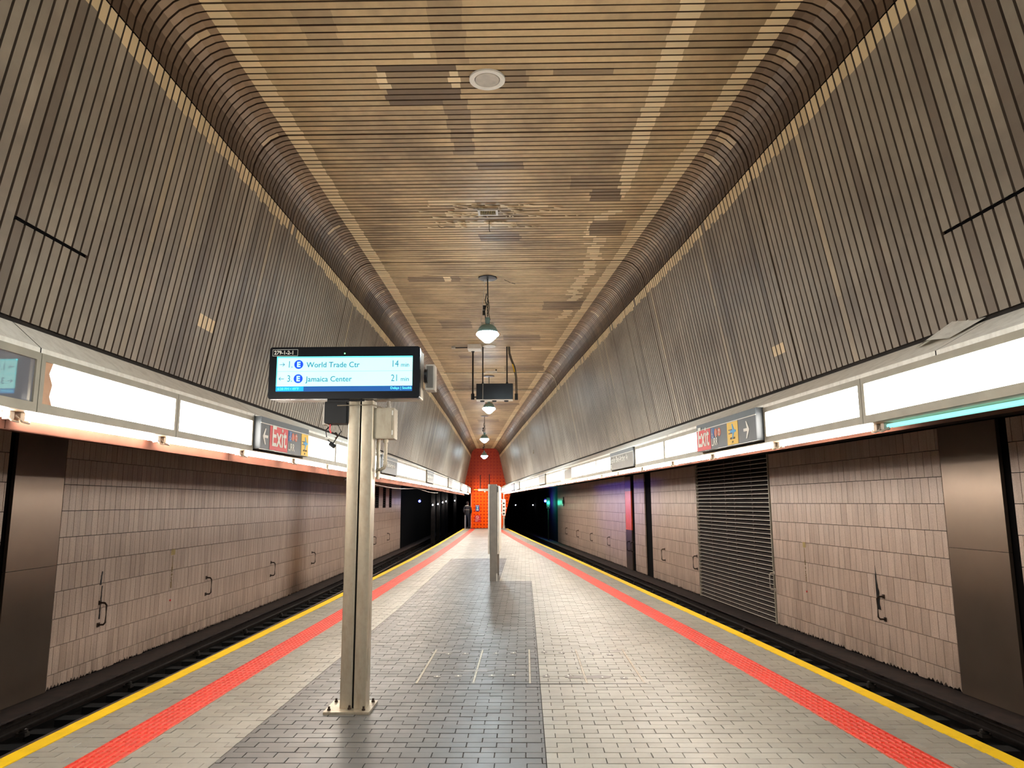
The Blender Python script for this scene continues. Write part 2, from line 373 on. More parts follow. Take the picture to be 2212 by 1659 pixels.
while y < 48.0:
    yc = y + BW / 2
    spans = [(xL(yc) + .118, xL(yc) + .497), (xL(yc) + .788, xR(yc) - .788), (xR(yc) - .497, xR(yc) - .118)]
    for si, (a, b) in enumerate(spans):
        off = (BL / 2 if row % 2 else 0) + R.uniform(-.004, .004)
        k0 = math.floor((a - off) / BL)
        x = k0 * BL + off
        while x < b:
            x0, x1 = max(x, a), min(x + BL - JT, b); cuts = [(x0, x1)]
            grey_hi = .125 if y < 16.0 else -.56
            if si == 1 and y < 22.4:
                for cx in (-2.0 - max(0, y - 12) * .018, grey_hi):
                    nc = []
                    for (p, q) in cuts:
                        if p < cx < q: nc += [(p, cx - .003), (cx + .003, q)]
                        else: nc.append((p, q))
                    cuts = nc
            inh = HY0 - .02 < y and y + BW < HY1 + .03
            if inh and si == 1:
                for cx in hatch_x:
                    nc = []
                    for (p, q) in cuts:
                        if p < cx < q: nc += [(p, cx - .012), (cx + .012, q)]
                        else: nc.append((p, q))
                    cuts = nc
            for (p, q) in cuts:
                if q - p < .004: continue
                mx = (p + q) / 2
                g = si == 1 and y < 22.4 and (-2.0 - max(0, y - 12) * .018) < mx < grey_hi
                kind = 'greybrick' if g else 'brick'
                leaf = None
                if inh and si == 1 and hatch_x[0] < mx < hatch_x[4]:
                    leaf = leaves[max(i for i in range(4) if mx > hatch_x[i])]
                cand.append((p, q, y, kind, leaf, abs(q - p - (BL - JT)) < .001))
            x += BL
    y += BW; row += 1
nobj = 0
for (p, q, y, kind, leaf, full) in cand:
    var = R.randrange(6)
    inview = y > 4.95 and abs((p + q) / 2) < y * .66
    if full and inview and nobj < 300 and leaf is None:
        link('brick', paver_mesh(kind, var), floor, (p, y, 0)); nobj += 1
    elif full and leaf is not None:
        link('brick', paver_mesh(kind, var), leaf, (p, y, 0))
    else:
        t = .08 + .9 * var / 5; h = .0012 * (var % 3 - 1); c = BW - JT
        tgt = farb[kind] if leaf is None else hb.setdefault((leaf.name, kind), (leaf, MB()))[1]
        tgt.add([(p, y, -.009), (q, y, -.009), (q, y + c, -.009), (p, y + c, -.009), (p, y, h), (q, y, h), (q, y + c, h), (p, y + c, h)], [(4, 5, 6, 7), (0, 1, 5, 4), (1, 2, 6, 5), (2, 3, 7, 6), (3, 0, 4, 7)], t)
for kind, b in farb.items(): stuff(b.build('brick_paving', M[kind], floor))
for (nm, kind), (leaf, b) in hb.items(): stuff(b.build('cut_brick', M[kind], leaf))
# near floor behind the view
b = MB(); b.box(-3.3, 3.3, -6, 3.64, -.008, 0); b.build('rear_paving', M['brick'], floor)
for hx in hatch_x:
    b = MB(); b.box(hx - .009, hx - .003, HY0, HY1, -.006, .0035); b.box(hx + .003, hx + .009, HY0, HY1, -.006, .0035); b.box(hx - .003, hx + .003, HY0, HY1, -.006, .0005); b.build('divider_strip', M['steel'], hatch)
b = MB(); b.box(hatch_x[0] - .02, hatch_x[4] + .02, HY0 - .012, HY0 - .002, -.006, .0022); b.build('front_edge_bar', M['black'], hatch)
for (lx, ly) in [(-.85, 8.42), (-.67, 8.44), (-.85, 7.36), (-.65, 7.38), (-.33, 8.45), (-.14, 8.47), (-.33, 7.40), (-.13, 7.42), (.20, 8.52), (.39, 8.49), (.19, 7.37), (.40, 7.37), (.71, 8.44), (.91, 8.38), (.72, 7.32), (.92, 7.30)]:
    b = MB(); b.bevbox(lx - .033, lx + .033, ly - .04, ly + .04, -.004, .0026, .008, 'z'); lp = b.build('latch_plate', M['signgrey'], hatch)
    b = MB(); b.lathe([(.012, 0), (.012, .003)], 10, (lx, ly, .0026)); b.v = [(lx + (vx - lx) * .7, ly + (vy - ly) * 1.8, vz) for vx, vy, vz in b.v]; b.build('key_slot', M['white'], lp)
# cement patches on the hatch
for (cx, cy, rx, ry) in [(.58, 7.35, .22, .07), (-.48, 7.62, .16, .05), (-.95, 8.5, .12, .05), (1.0, 8.6, .1, .03)]:
    b = MB(); n = 18; pl = [(cx + rx * (1 + .35 * R.uniform(-1, 1)) * math.cos(2 * PI * k / n), cy + ry * (1 + .4 * R.uniform(-1, 1)) * math.sin(2 * PI * k / n)) for k in range(n)]
    b.prism(pl, -.004, .0016, 'z'); b.build('cement_patch', M['signgrey'], hatch)

# slats: ceiling, coves and sloping cladding
def face_strip(mb, pts0, pts1, tints, nrm, depth=.028):
    # pts0/pts1: matching 3D points at both long edges of one slat; nrm: away-from-room direction per point
    n = len(pts0); vs = []
    for i in range(n):
        a, b, d = Vector(pts0[i]), Vector(pts1[i]), Vector(nrm[i]) * depth
        vs += [a, b, a + d, b + d]
    fs, ts = [], []
    for i in range(n - 1):
        p, q = 4 * i, 4 * i + 4
        o = len(mb.v)
        mb.add([vs[p], vs[p + 1], vs[q + 1], vs[q]], [(0, 1, 2, 3)], tints[i])
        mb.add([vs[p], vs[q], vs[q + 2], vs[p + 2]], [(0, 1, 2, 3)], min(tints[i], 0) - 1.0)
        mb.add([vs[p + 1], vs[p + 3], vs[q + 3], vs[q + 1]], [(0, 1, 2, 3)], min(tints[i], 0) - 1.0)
PIT, SW = .1, .079
COV = [(.44, -.45), (.455, -.34), (.49, -.24), (.55, -.14), (.63, -.06), (.72, -.015), (.80, 0.0)]   # offset from edge, z relative to ceiling
darkp = [(-1.36, -.62, 6.32, 6.98, -.95), (-1.36, .05, 6.36, 6.64, -.55), (-.67, -.04, 10.68, 10.98, -.8), (-.55, 0, 8.28, 8.5, -.75), (.62, 1.25, 8.7, 9.1, -.55), (.9, 1.3, 9.1, 9.5, -.9),
         (-2.1, -1.15, 12.75, 13.05, -.7), (.3, .85, 6.35, 6.45, -.65), (-.78, -.5, 5.3, 6.3, -.35), (-.8, -.55, 6.9, 8.1, -.6), (1.0, 1.5, 10.2, 10.8, -.75), (-1.9, -1.6, 5.5, 6.0, -.35), (.4, 1.2, 14.5, 15.2, -.6), (-1.9, -1.2, 16, 16.8, -.6),
         (-.5, .4, 17.5, 18.1, -.6), (-1.8, -.4, 20, 20.4, -.7), (-.6, .6, 21.5, 22.3, -.5), (-1.9, -.8, 25, 26, -.5), (-1.5, -.2, 29, 29.5, -.5), (-2.2, -1.2, 34, 35, -.5)]
lightp = [(-1.40, -1.30, 6.42, 6.72, .95), (-.70, -.60, 6.42, 6.72, .95), (-1.46, -1.32, 12.8, 13.05, .9), (-.72, -.62, 12.8, 13.05, .9), (-.72, -.2, 5.3, 5.42, .7), (-.55, .15, 7.55, 7.62, .7), (-.98, -.85, 6.1, 6.2, .6),
          (-1.3, -.65, 9.35, 9.6, .55), (-1.1, -.55, 9.75, 10.0, .75), (-.3, .35, 9.55, 9.7, .6), (-1.0, -.1, 10.15, 10.35, .65), (.2, .8, 19, 19.3, .8), (.9, 1.1, 13.3, 13.6, .7)]
def band2(y): return lerp(y, [4, 6, 9, 9.9, 10.3, 11.9, 13.2, 16], [1.45, 1.38, 1.29, 1.22, 1.06, 1.2, 1.05, .85])
def ceil_pts(y0):
    ym = y0 + SW / 2; a, b = xL(ym) + .80, xR(ym) - .80
    br = [a, b]; marks = []
    j = lambda s=.012: R.uniform(-s, s)
    marks.append((a + .0 + j(.004), a + .19 + j(), .85)); marks.append((b - .19 + j(), b, .85))
    if y0 < 16 and not (9.35 < y0 < 9.75):
        c2 = band2(y0) + j(.015) + (j(.08) if y0 > 9.7 else 0); marks.append((c2 - .1, c2 + .1, .8))
    for L in (darkp, lightp):
        for (p, q, u, v, val) in L:
            if u <= ym <= v: marks.append((p + j(.02), q + j(.02), val))
    for (p, q, v) in marks: br += [min(max(p, a), b), min(max(q, a), b)]
    br = sorted(set(round(v, 4) for v in br)); br = [v for i, v in enumerate(br) if i == 0 or v - br[i - 1] > .004]
    tints = []
    for i in range(len(br) - 1):
        m_ = (br[i] + br[i + 1]) / 2; t = 0.0
        for (p, q, v) in marks:
            if p <= m_ <= q: t = v
        tints.append(t)
    return br, tints
ys_slat = []
y = -3.0
while y < YE - .05: ys_slat.append(round(y, 3)); y += PIT
def inview_slat(y): return y > 4.3
ceiling = structure('ceiling'); mb = MB()
cl, cr = structure('trim_1', None, 'curved dark cove between ceiling and copper-side cladding'), structure('trim_2', None, 'curved dark cove between ceiling and louvre-side cladding')
wul, wur = structure('wall_upper_left', None, 'sloping slatted cladding above the copper fascia'), structure('wall_upper_right', None, 'sloping slatted cladding on the louvre side')
# backing skin behind all slats
def section(y, off=.034):
    z = zc(y); a, b = xL(y), xR(y)
    L = [(a + .0 - off, 2.84)] + [(a + o - off * .9, z + dz + off * .5) for o, dz in COV[:3]] + [(a + o - off * .3, z + dz + off) for o, dz in COV[3:]]
    Rr_ = [(b - (x_ - a), z_) for x_, z_ in L]
    return L + Rr_[::-1]
for owner, i0, i1 in ((ceiling, 7, 8), (cl, 1, 7), (cr, 8, 14), (wul, 0, 1), (wur, 14, 15)):
    b = MB(); yy = [-6 + 1.5 * i for i in range(38)]; yy = [v for v in yy if v <= YE] + [YE]
    for k in range(len(yy) - 1):
        s0, s1 = section(yy[k]), section(yy[k + 1])
        for i in range(i0, i1):
            b.add([(s0[i][0], yy[k], s0[i][1]), (s0[i + 1][0], yy[k], s0[i + 1][1]), (s1[i + 1][0], yy[k + 1], s1[i + 1][1]), (s1[i][0], yy[k + 1], s1[i][1])], [(0, 1, 2, 3)])
    owner.data = None
    b.build('backing', M['void'], owner)
far = {k: MB() for k in ('ceiling', 'cl', 'cr', 'wl', 'wr')}
nvis = 0
gaps = {(-1, 4.45): 8, (1, 4.35): 9}
for y0 in ys_slat:
    vis = inview_slat(y0); asobj = vis and nvis < 300
    if asobj: nvis += 1
    jit = R.uniform(-.0025, .0025); y1 = y0 + SW + R.uniform(-.001, .0015)
    if R.random() < .04: y1 -= .018
    za, zb_ = zc(y0) + jit, zc(y1) + jit
    br, ti = ceil_pts(y0); ym = (y0 + y1) / 2
    b = MB() if asobj else far['ceiling']
    face_strip(b, [(x, y0, za) for x in br], [(x, y1, zb_) for x in br], ti, [(0, 0, 1)] * len(br))
    if asobj: b.build('slat', M['slat'], ceiling)
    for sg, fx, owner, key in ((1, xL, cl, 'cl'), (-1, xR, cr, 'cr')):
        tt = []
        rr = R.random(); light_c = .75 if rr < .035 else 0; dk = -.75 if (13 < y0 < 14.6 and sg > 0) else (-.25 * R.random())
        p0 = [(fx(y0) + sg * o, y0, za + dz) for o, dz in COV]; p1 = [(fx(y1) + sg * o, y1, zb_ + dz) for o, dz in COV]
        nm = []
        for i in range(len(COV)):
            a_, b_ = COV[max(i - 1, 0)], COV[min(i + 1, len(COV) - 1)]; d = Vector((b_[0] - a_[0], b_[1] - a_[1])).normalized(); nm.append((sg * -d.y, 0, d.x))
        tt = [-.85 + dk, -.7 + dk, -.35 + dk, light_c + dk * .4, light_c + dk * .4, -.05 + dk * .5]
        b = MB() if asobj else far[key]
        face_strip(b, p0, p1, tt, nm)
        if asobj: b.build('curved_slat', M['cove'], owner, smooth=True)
    for sg, fx, owner, key in ((1, xL, wul, 'wl'), (-1, xR, wur, 'wr')):
        ztop = za - .45; zs = [2.875, ztop - .15 + R.uniform(-.02, .02), ztop - .012]
        tv = 0.0; rr = R.random()
        if rr < .06: tv = -.6
        elif rr < .10: tv = .25
        cutz = None
        if sg > 0 and 4.45 < ym < 5.25: cutz = 3.48
        if sg < 0 and 4.15 < ym < 5.05: cutz = 3.52
        if cutz: zs = [2.875, cutz - .012, cutz + .012] + zs[1:]
        if sg > 0 and 7.2 < ym < 7.62: zs = [2.875, 3.42, 3.55] + zs[1:]
        if sg < 0 and 7.75 < ym < 8.1: zs = [2.875, 3.22, 3.33] + zs[1:]
        step = R.random() < .5
        if len(zs) == 3: zs.insert(1, 3.9 + .35 * math.sin(y0 * .9 + sg) + R.uniform(-.08, .08))
        def off(z): return .01 + (.43) * ((z - 2.86) / (5.22 - 2.86))
        def off2(z, zt): return .01 + .43 * (z - 2.86) / (zt - 2.86)
        nn = Vector((-sg * .98, 0, .18))
        def seg(zl, tints, bb):
            face_strip(bb, [(fx(y0) + sg * off2(z, ztop), y0, z) for z in zl], [(fx(y1) + sg * off2(z, ztop), y1, z) for z in zl], tints, [tuple(nn)] * len(zl))
        b = MB() if asobj else far[key]
        if cutz:
            seg(zs[:2], [tv - .15], b); seg(zs[2:], [tv, .85], b)
        else:
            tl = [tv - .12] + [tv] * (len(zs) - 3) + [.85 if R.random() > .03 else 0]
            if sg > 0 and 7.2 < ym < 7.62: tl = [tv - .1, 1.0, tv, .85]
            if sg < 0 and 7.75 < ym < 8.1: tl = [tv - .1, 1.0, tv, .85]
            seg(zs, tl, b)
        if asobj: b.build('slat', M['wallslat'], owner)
for key, owner, mt, nm in (('ceiling', ceiling, 'slat', 'far_slats'), ('cl', cl, 'cove', 'far_curved_slats'), ('cr', cr, 'cove', 'far_curved_slats'), ('wl', wul, 'wallslat', 'far_slats'), ('wr', wur, 'wallslat', 'far_slats')):
    stuff(far[key].build(nm, M[mt], owner))

# sloped flashing above the light boxes
HT = {1: .395, -1: .362}
for sg, fx, ff, nm, lab in ((1, xL, fL, 'trim_3', 'grey metal flashing above the copper-side light boxes'), (-1, xR, fR, 'trim_4', 'grey metal flashing above the louvre-side light boxes')):
    tr = structure(nm, None, lab); yb = [4.74 - 3.7 * 3 + 3.7 * i for i in range(16)] if sg > 0 else [4.9 - 3.1 * 3 + 3.1 * i for i in range(18)]
    yb = [v for v in yb if v < YE] + [YE]
    for i in range(len(yb) - 1):
        a, b_ = yb[i] + .006, yb[i + 1] - .006; b = MB(); n = 4
        for k in range(n):
            u0, u1 = a + (b_ - a) * k / n, a + (b_ - a) * (k + 1) / n
            vs = []
            for u in (u0, u1):
                vs += [(ff(u) - sg * .012, u, ZB + HT[sg] - .01), (ff(u) - sg * .012, u, ZB + HT[sg] + .035), (fx(u) + sg * .0, u, 2.845), (fx(u) - sg * .03, u, 2.845)]
            b.add(vs, [(0, 4, 5, 1), (1, 5, 6, 2), (2, 6, 7, 3)])
        pn = b.build('flashing_panel', M['flash'], tr)
        if sg < 0 and a < 4.9 < b_ + .2 and a > 1:
            pn['label'] = 'flashing panel with buckled upper edge'
            q = MB(); p = lambda u, t, dz, dn=0: (ff(u) - .0 + (fx(u) - ff(u)) * t - dn, u, ZB + HT[sg] + .035 + (2.845 - ZB - HT[sg] - .035) * t + dz)
            q.add([p(5.0, .45, .012), p(5.2, .5, .03, .05), p(5.45, .55, .012), p(5.5, 1.0, .01), p(5.25, 1.15, .07, .03), p(4.95, 1.1, .02)], [(0, 1, 5), (1, 4, 5), (1, 2, 4), (2, 3, 4)])
            q.build('buckled_flap', M['flash'], pn)

# track beds, soffits, end of station
for sg, fx, wf, tag_ in ((-1, xL, wL, 'copper'), (1, xR, wR, 'louvre')):
    tb = structure('trackbed_left' if sg < 0 else 'trackbed_right', None, 'dark track trench on the %s side' % tag_)
    b = MB(); slab_along(b, lambda y: fx(y) - sg * .12, lambda y: wf(y) + sg * .3, -1.5, -1.34, -4, 80, 2.0); b.build('track_invert', M['trackfloor'], tb)
    b = MB(); slab_along(b, lambda y: fx(y) + sg * 3.28, lambda y: wf(y) + sg * .25, -1.34, -1.13, -4, 80, 2.0); b.build('bench_ledge', M['board'], tb)
    tm = MB(); tm.box(.45, 3.0, -.11, .11, -1.34, -1.245, skip='b') if sg > 0 else tm.box(-3.0, -.45, -.11, .11, -1.34, -1.245, skip='b'); tme = tm.mesh('sleeper', M['tie'])
    y = 5.0
    while y < 50: link('sleeper', tme, tb, (fx(y), y, 0)); y += .62
    sf = structure('ceiling_track_left' if sg < 0 else 'ceiling_track_right'); b = MB(); slab_along(b, lambda y: fx(y) + sg * .02, lambda y: wf(y) + sg * .3, 2.76, 2.9, -4, 80, 2.0)
    b.build('track_soffit', M['conc_dark'], sf)
b = MB(); b.box(-16, 8, 84, 84.3, -1.5, 3.2); tw = structure('wall_tunnel_end', b.mesh('wall_tunnel_end', M['void']))

# ------------------------------------------------------------ tiled track walls
def wall_pt(wf, y, z, d=0.0, sg=1):   # d: proud toward the platform
    return (wf(y) - sg * d, y, z)
def tile_wall(name, wf, sg, z0, width, spans, ragged, label, limit=300):
    st = structure(name, None, label)
    b = MB(); slab_along(b, lambda y: wf(y) + sg * .02, lambda y: wf(y) + sg * .3, -1.5, 2.78, -4, 80, 2.0); b.build('backing_wall', M['void'], st)
    farm = MB(); cnt = 0
    zs = [z0 + .406 * k for k in range(0, 9)]; bands = [(-1.10, zs[0])] + [(zs[k], zs[k + 1]) for k in range(8)] + [(zs[8], 2.74)]
    pieces = []
    for bi, (za, zb) in enumerate(bands):
        for (ya, yb) in spans:
            w_ = width; u = ya + (R.choice([0, .35, .6]) * w_ if bi % 2 else 0); edges = [ya]
            while u < yb:
                if u > ya + .03: edges.append(u)
                u += w_ * (1.0 if ya < 26 else 1.0)
            edges.append(yb)
            for i in range(len(edges) - 1): pieces.append((edges[i], edges[i + 1], za, zb, bi))
    pieces.sort(key=lambda p: p[0] if p[1] > 9.0 else 99)
    for (a, c, za, zb, bi) in pieces:
        if c - a < .02: continue
        t = min(1, max(0.02, R.gauss(.4, .22))); g = .0045; h = .010; pr = .045 + R.uniform(-.0015, .0015)
        asobj = cnt < limit and c > 9.0
        b = MB() if asobj else farm
        zb2 = zb - h; zl = za + (0 if bi == 0 else 0)
        P = lambda y, z, d: wall_pt(wf, y, z, d, sg)
        if bi == 0 and ragged and R.random() < .9:
            # broken, scalloped lower edge
            n = 4; bot = [(a + g + (c - a - 2 * g) * k / n, za + (R.uniform(.02, .055) if k % 2 else R.uniform(-.01, .015))) for k in range(n + 1)]
            vs = [P(y, z, pr) for y, z in bot] + [P(c - g, zb2, pr), P(a + g, zb2, pr)]; nn = len(vs); vs += [P(y, z, 0) for y, z in bot] + [P(c - g, zb2, 0), P(a + g, zb2, 0)]
            b.add(vs, [tuple(range(nn))] + [(i, (i + 1) % nn, nn + (i + 1) % nn, nn + i) for i in range(nn)], t)
        else:
            vs = [P(a + g, zl, pr), P(c - g, zl, pr), P(c - g, zb2, pr), P(a + g, zb2, pr), P(a + g, zl, 0), P(c - g, zl, 0), P(c - g, zb2, 0), P(a + g, zb2, 0)]
            b.add(vs, [(0, 1, 2, 3), (0, 1, 5, 4), (1, 2, 6, 5), (2, 3, 7, 6), (3, 0, 4, 7)], t)
        if asobj: b.build('tile', M['tile'], st); cnt += 1
    stuff(farm.build('wall_tiles', M['tile'], st))
    return st
wall_left = tile_wall('wall_left', wL, -1, -.89, .165, [(7.4, 10.13), (11.42, 35.0), (35.0, 46.0)], True, 'beige terracotta tile wall across the track, copper-fascia side')
wall_right = tile_wall('wall_right', wR, 1, -.84, .2, [(7.0, 9.95), (11.36, 17.46), (22.78, 27.9), (28.88, 30.5), (32.1, 52.6)], True, 'beige terracotta tile wall across the track, louvre side')

def on_wall(wf, sg, y, z, d): return (wf(y) - sg * d, y, z)
# steel panels
def wall_plate(name, lab, cat, wf, sg, ya, yb, za, zb, d0, d1, mat, seams=()):
    def ring(y, z): return wall_pt(wf, y, z, d1, sg), wall_pt(wf, y, z, d0, sg)
    o = thing(name, lab, cat, wall_pt(wf, (ya + yb) / 2, za, 0, sg)); inv = Vector(o.location)
    zz = [za] + list(seams) + [zb]
    for i in range(len(zz) - 1):
        b = MB(); z0, z1 = zz[i] + .003, zz[i + 1] - .003
        vs = [Vector(wall_pt(wf, y, z, d, sg)) - inv for z in (z0, z1) for (y, d) in ((ya, d0), (yb, d0), (yb, d1), (ya, d1))]
        b.hexa(vs); b.build('steel_sheet', mat[i] if isinstance(mat, list) else mat, o)
    return o
wall_plate('wall_panel', 'tall dull steel panel on copper-side track wall beside first tiles', 'wall panel', wL, -1, 10.28, 11.40, -1.12, 2.74, .0, .05, M['steelpanel'], (.72,))
wall_plate('wall_panel', 'tall dull steel panel on track wall between louvre and frame edge', 'wall panel', wR, 1, 10.14, 11.34, -1.12, 2.74, .0, .05, M['steelpanel'], (.95,))
wall_plate('wall_panel', 'narrow wall panel, orange above and grey steel below, past louvre', 'wall panel', wR, 1, 31.05, 32.05, -1.12, 2.7, .0, .05, [M['steelpanel'], M['orange_enamel'], M['steelpanel']], (.49, 2.1))

# louvre
LY0, LY1 = 17.52, 22.72
lv = thing('louvre', 'tall dark ventilation louvre with pale blade edges set in tiled wall', 'louvre', (0, 0, 0))
P = lambda y, z, d: wall_pt(wR, y, z, d, 1)
def lv_box(nm, ya, yb, za, zb, d0, d1, mat, par=lv):
    b = MB(); b.hexa([P(ya, za, d0), P(yb, za, d0), P(yb, za, d1), P(ya, za, d1), P(ya, zb, d0), P(yb, zb, d0), P(yb, zb, d1), P(ya, zb, d1)]); return b.build(nm, mat, par)
lv_box('recess', LY0, LY1, -1.12, 2.74, -.02, -.01, M['void'])
for ya in (LY0, LY1 - .03): lv_box('jamb', ya, ya + .03, -1.12, 2.74, -.01, .055, M['frame'])
for ya in (18.60, 19.77, 20.41, 21.58): lv_box('mullion', ya, ya + .05, -1.12, 2.74, -.01, .012, M['board'])
for k in range(37):
    z = -1.08 + k * .1035; b = MB(); ya, yb = LY0 + .03, LY1 - .03; dz = R.uniform(-.003, .003)
    b.hexa([P(ya, z + dz, .045), P(yb, z - dz, .045), P(yb, z + .05, -.008), P(ya, z + .05, -.008), P(ya, z + .006 + dz, .045), P(yb, z + .006 - dz, .045), P(yb, z + .056, -.008), P(ya, z + .056, -.008)])
    bl = b.build('blade', M['board'], lv)
    b = MB(); b.hexa([P(ya, z - .006 + dz, .045), P(yb, z - .006 - dz, .045), P(yb, z - .006, .052), P(ya, z - .006, .052), P(ya, z + .010 + dz, .045), P(yb, z + .010 - dz, .045), P(yb, z + .010, .052), P(ya, z + .010, .052)]); b.build('blade_lip', M['offwhite'], bl)

# slot vents in the copper-side wall
for i, (ya, yb) in enumerate([(34.5, 35.35), (37.0, 37.85), (39.3, 40.05), (41.4, 42.1)]):
    o = thing('slot_vent', 'tall narrow black slotted vent high in tiled wall, %s beyond the clock post' % ['nearest', 'second', 'third', 'last'][i], 'vent', (wL(ya), ya, 1.4), 0, 'slot vents in the tiled track wall')
    b = MB(); b.box(.045, .055, 0, yb - ya, 0, 1.06); b.build('vent_back', M['void'], o)
    b = MB()
    for k in range(9): b.box(.055, .075, .02, yb - ya - .02, .04 + k * .115, .055 + k * .115)
    b.build('vent_bars', M['board'], o)

# grab handles
def handle(wf, sg, y, z0, z1, lab, extra=.05, mat='handle'):
    o = thing('grab_handle', lab, 'handle', (wf(y), y, (z0 + z1) / 2), 0, 'grab handles on the track walls')
    d = -sg; h = (z1 - z0) / 2; b = MB()
    pts = [(d * extra, 0, -h), (d * (extra + .09), 0, -h + .005), (d * (extra + .12), 0, -h + .04), (d * (extra + .12), 0, h - .04), (d * (extra + .09), 0, h - .005), (d * extra, 0, h)]
    b.tube(pts, .016, 8); b.build('grip_bar', M[mat], o, True)
    for z in (-h, h):
        b = MB(); b.box(min(d * extra, d * (extra + .012)), max(d * extra, d * (extra + .012)), -.035, .035, z - .035, z + .035); b.build('mounting_plate', M[mat], o)
for i, y in enumerate([12.66, 16.85, 21.1, 25.32, 36.8, 41.0]):
    handle(wL, -1, y, -.35, .01, 'dark grab handle on copper-side tiled track wall, %s from the steel panel' % ['first', 'second', 'third', 'fourth', 'fifth', 'sixth'][i])
rl = [(13.15, 'beside the black paint smear'), (17.47, 'at the near edge of the louvre'), (22.9, 'at the far edge of the louvre'), (26.3, 'one bay beyond the louvre'), (30.75, 'at the edge of the narrow tiled pier'), (31.4, 'on the orange and grey panel'),
      (35.35, 'first on the far tiles past the orange panel'), (39.7, 'second on the far tiles past the orange panel'), (44.0, 'third on the far tiles past the orange panel'), (48.35, 'last on the far tiles before the tunnel')]
for y, s in rl: handle(wR, 1, y, -.36, .02, 'dark grab handle ' + s, .05, 'offwhite' if 17 < y < 18 else 'handle')

# paint smears and stencilled markers
def smear(wf, sg, y, z0, z1, w_, lab, mat, n=12, name='paint_smear'):
    o = thing(name, lab, 'paint mark', (wf(y), y, z0)); b = MB(); d = -sg * .0475
    L, Rt = [], []
    for k in range(n + 1):
        z = (z1 - z0) * k / n; ww = w_ * (.7 + .6 * R.random()) * (1 - .3 * k / n); c0 = R.uniform(-.12, .12) * w_ + w_ * .6 * (k / n)
        L.append((c0 - ww / 2, z)); Rt.append((c0 + ww / 2, z))
    poly = L + Rt[::-1]; b.prism([(p, q) for p, q in poly], min(d, d * 1.06), max(d, d * 1.06), 'x'); b.build('smear', M[mat], o); return o
smear(wR, 1, 13.32, -.22, .52, .12, 'long black paint smear on tiles above the first louvre-side handle', 'blackpaint', 16)
smear(wL, -1, 12.68, -.26, .28, .035, 'thin black drip on copper-side tiles above the first handle', 'blackpaint', 16)
smear(wL, -1, 12.64, .30, .52, .05, 'short black scuff above the thin drip, copper-side tiles', 'blackpaint', 6)
def marker(wf, sg, y, txt, zt, zb, zdot, lab):
    o = thing('wall_marker', lab, 'wall marking', (wf(y), y, zb)); rz = PI / 2 if sg < 0 else -PI / 2; d = -sg * .049
    for k, ch in enumerate(txt):
        text(ch, 'stencil_character', .15, M['stencil'], o, (d, (.03 if sg < 0 else -.03) * -1, (zt - zb) * (1 - (k + 1) / len(txt))), (PI / 2, 0, rz), .75, bold=.004)
    b = MB(); b.box(min(d, d * 1.02), max(d, d * 1.02), -.085, .085, zt - zb + .02, zt - zb + .13); b.build('top_label', M['marker'], o)
    b = MB(); b.ball((d, 0, zdot - zb), .02, 8); b.build('red_dot', M['signred'], o)
marker(wL, -1, 15.18, '118+50', .60, -.03, -.27, 'faded yellow stencilled distance marker on copper-side tiles')
marker(wR, 1, 15.95, '118+50', .66, -.02, -.22, 'faded yellow stencilled distance marker on louvre-side tiles')

# ------------------------------------------------------------ rails
def sweep(name, fx, off, prof, y0, y1, step, mats, parent, mis=None):
    b = MB(); n = int((y1 - y0) / step); vs = []; m_ = len(prof)
    for i in range(n + 1):
        y = y0 + (y1 - y0) * i / n
        for (p, q) in prof: vs.append((fx(y) + off + p, y, q))
    for i in range(n):
        for k in range(m_):
            b.add([vs[i * m_ + k], vs[i * m_ + (k + 1) % m_], vs[(i + 1) * m_ + (k + 1) % m_], vs[(i + 1) * m_ + k]], [(0, 1, 2, 3)], 0, (mis[k] if mis else 0))
    return b.build(name, mats, parent)
RP = [(-.07, -1.245), (.07, -1.245), (.07, -1.235), (.012, -1.21), (.012, -1.13), (.036, -1.115), (.036, -1.085), (.03, -1.08), (-.03, -1.08), (-.036, -1.085), (-.036, -1.115), (-.012, -1.13), (-.012, -1.21), (-.07, -1.235)]
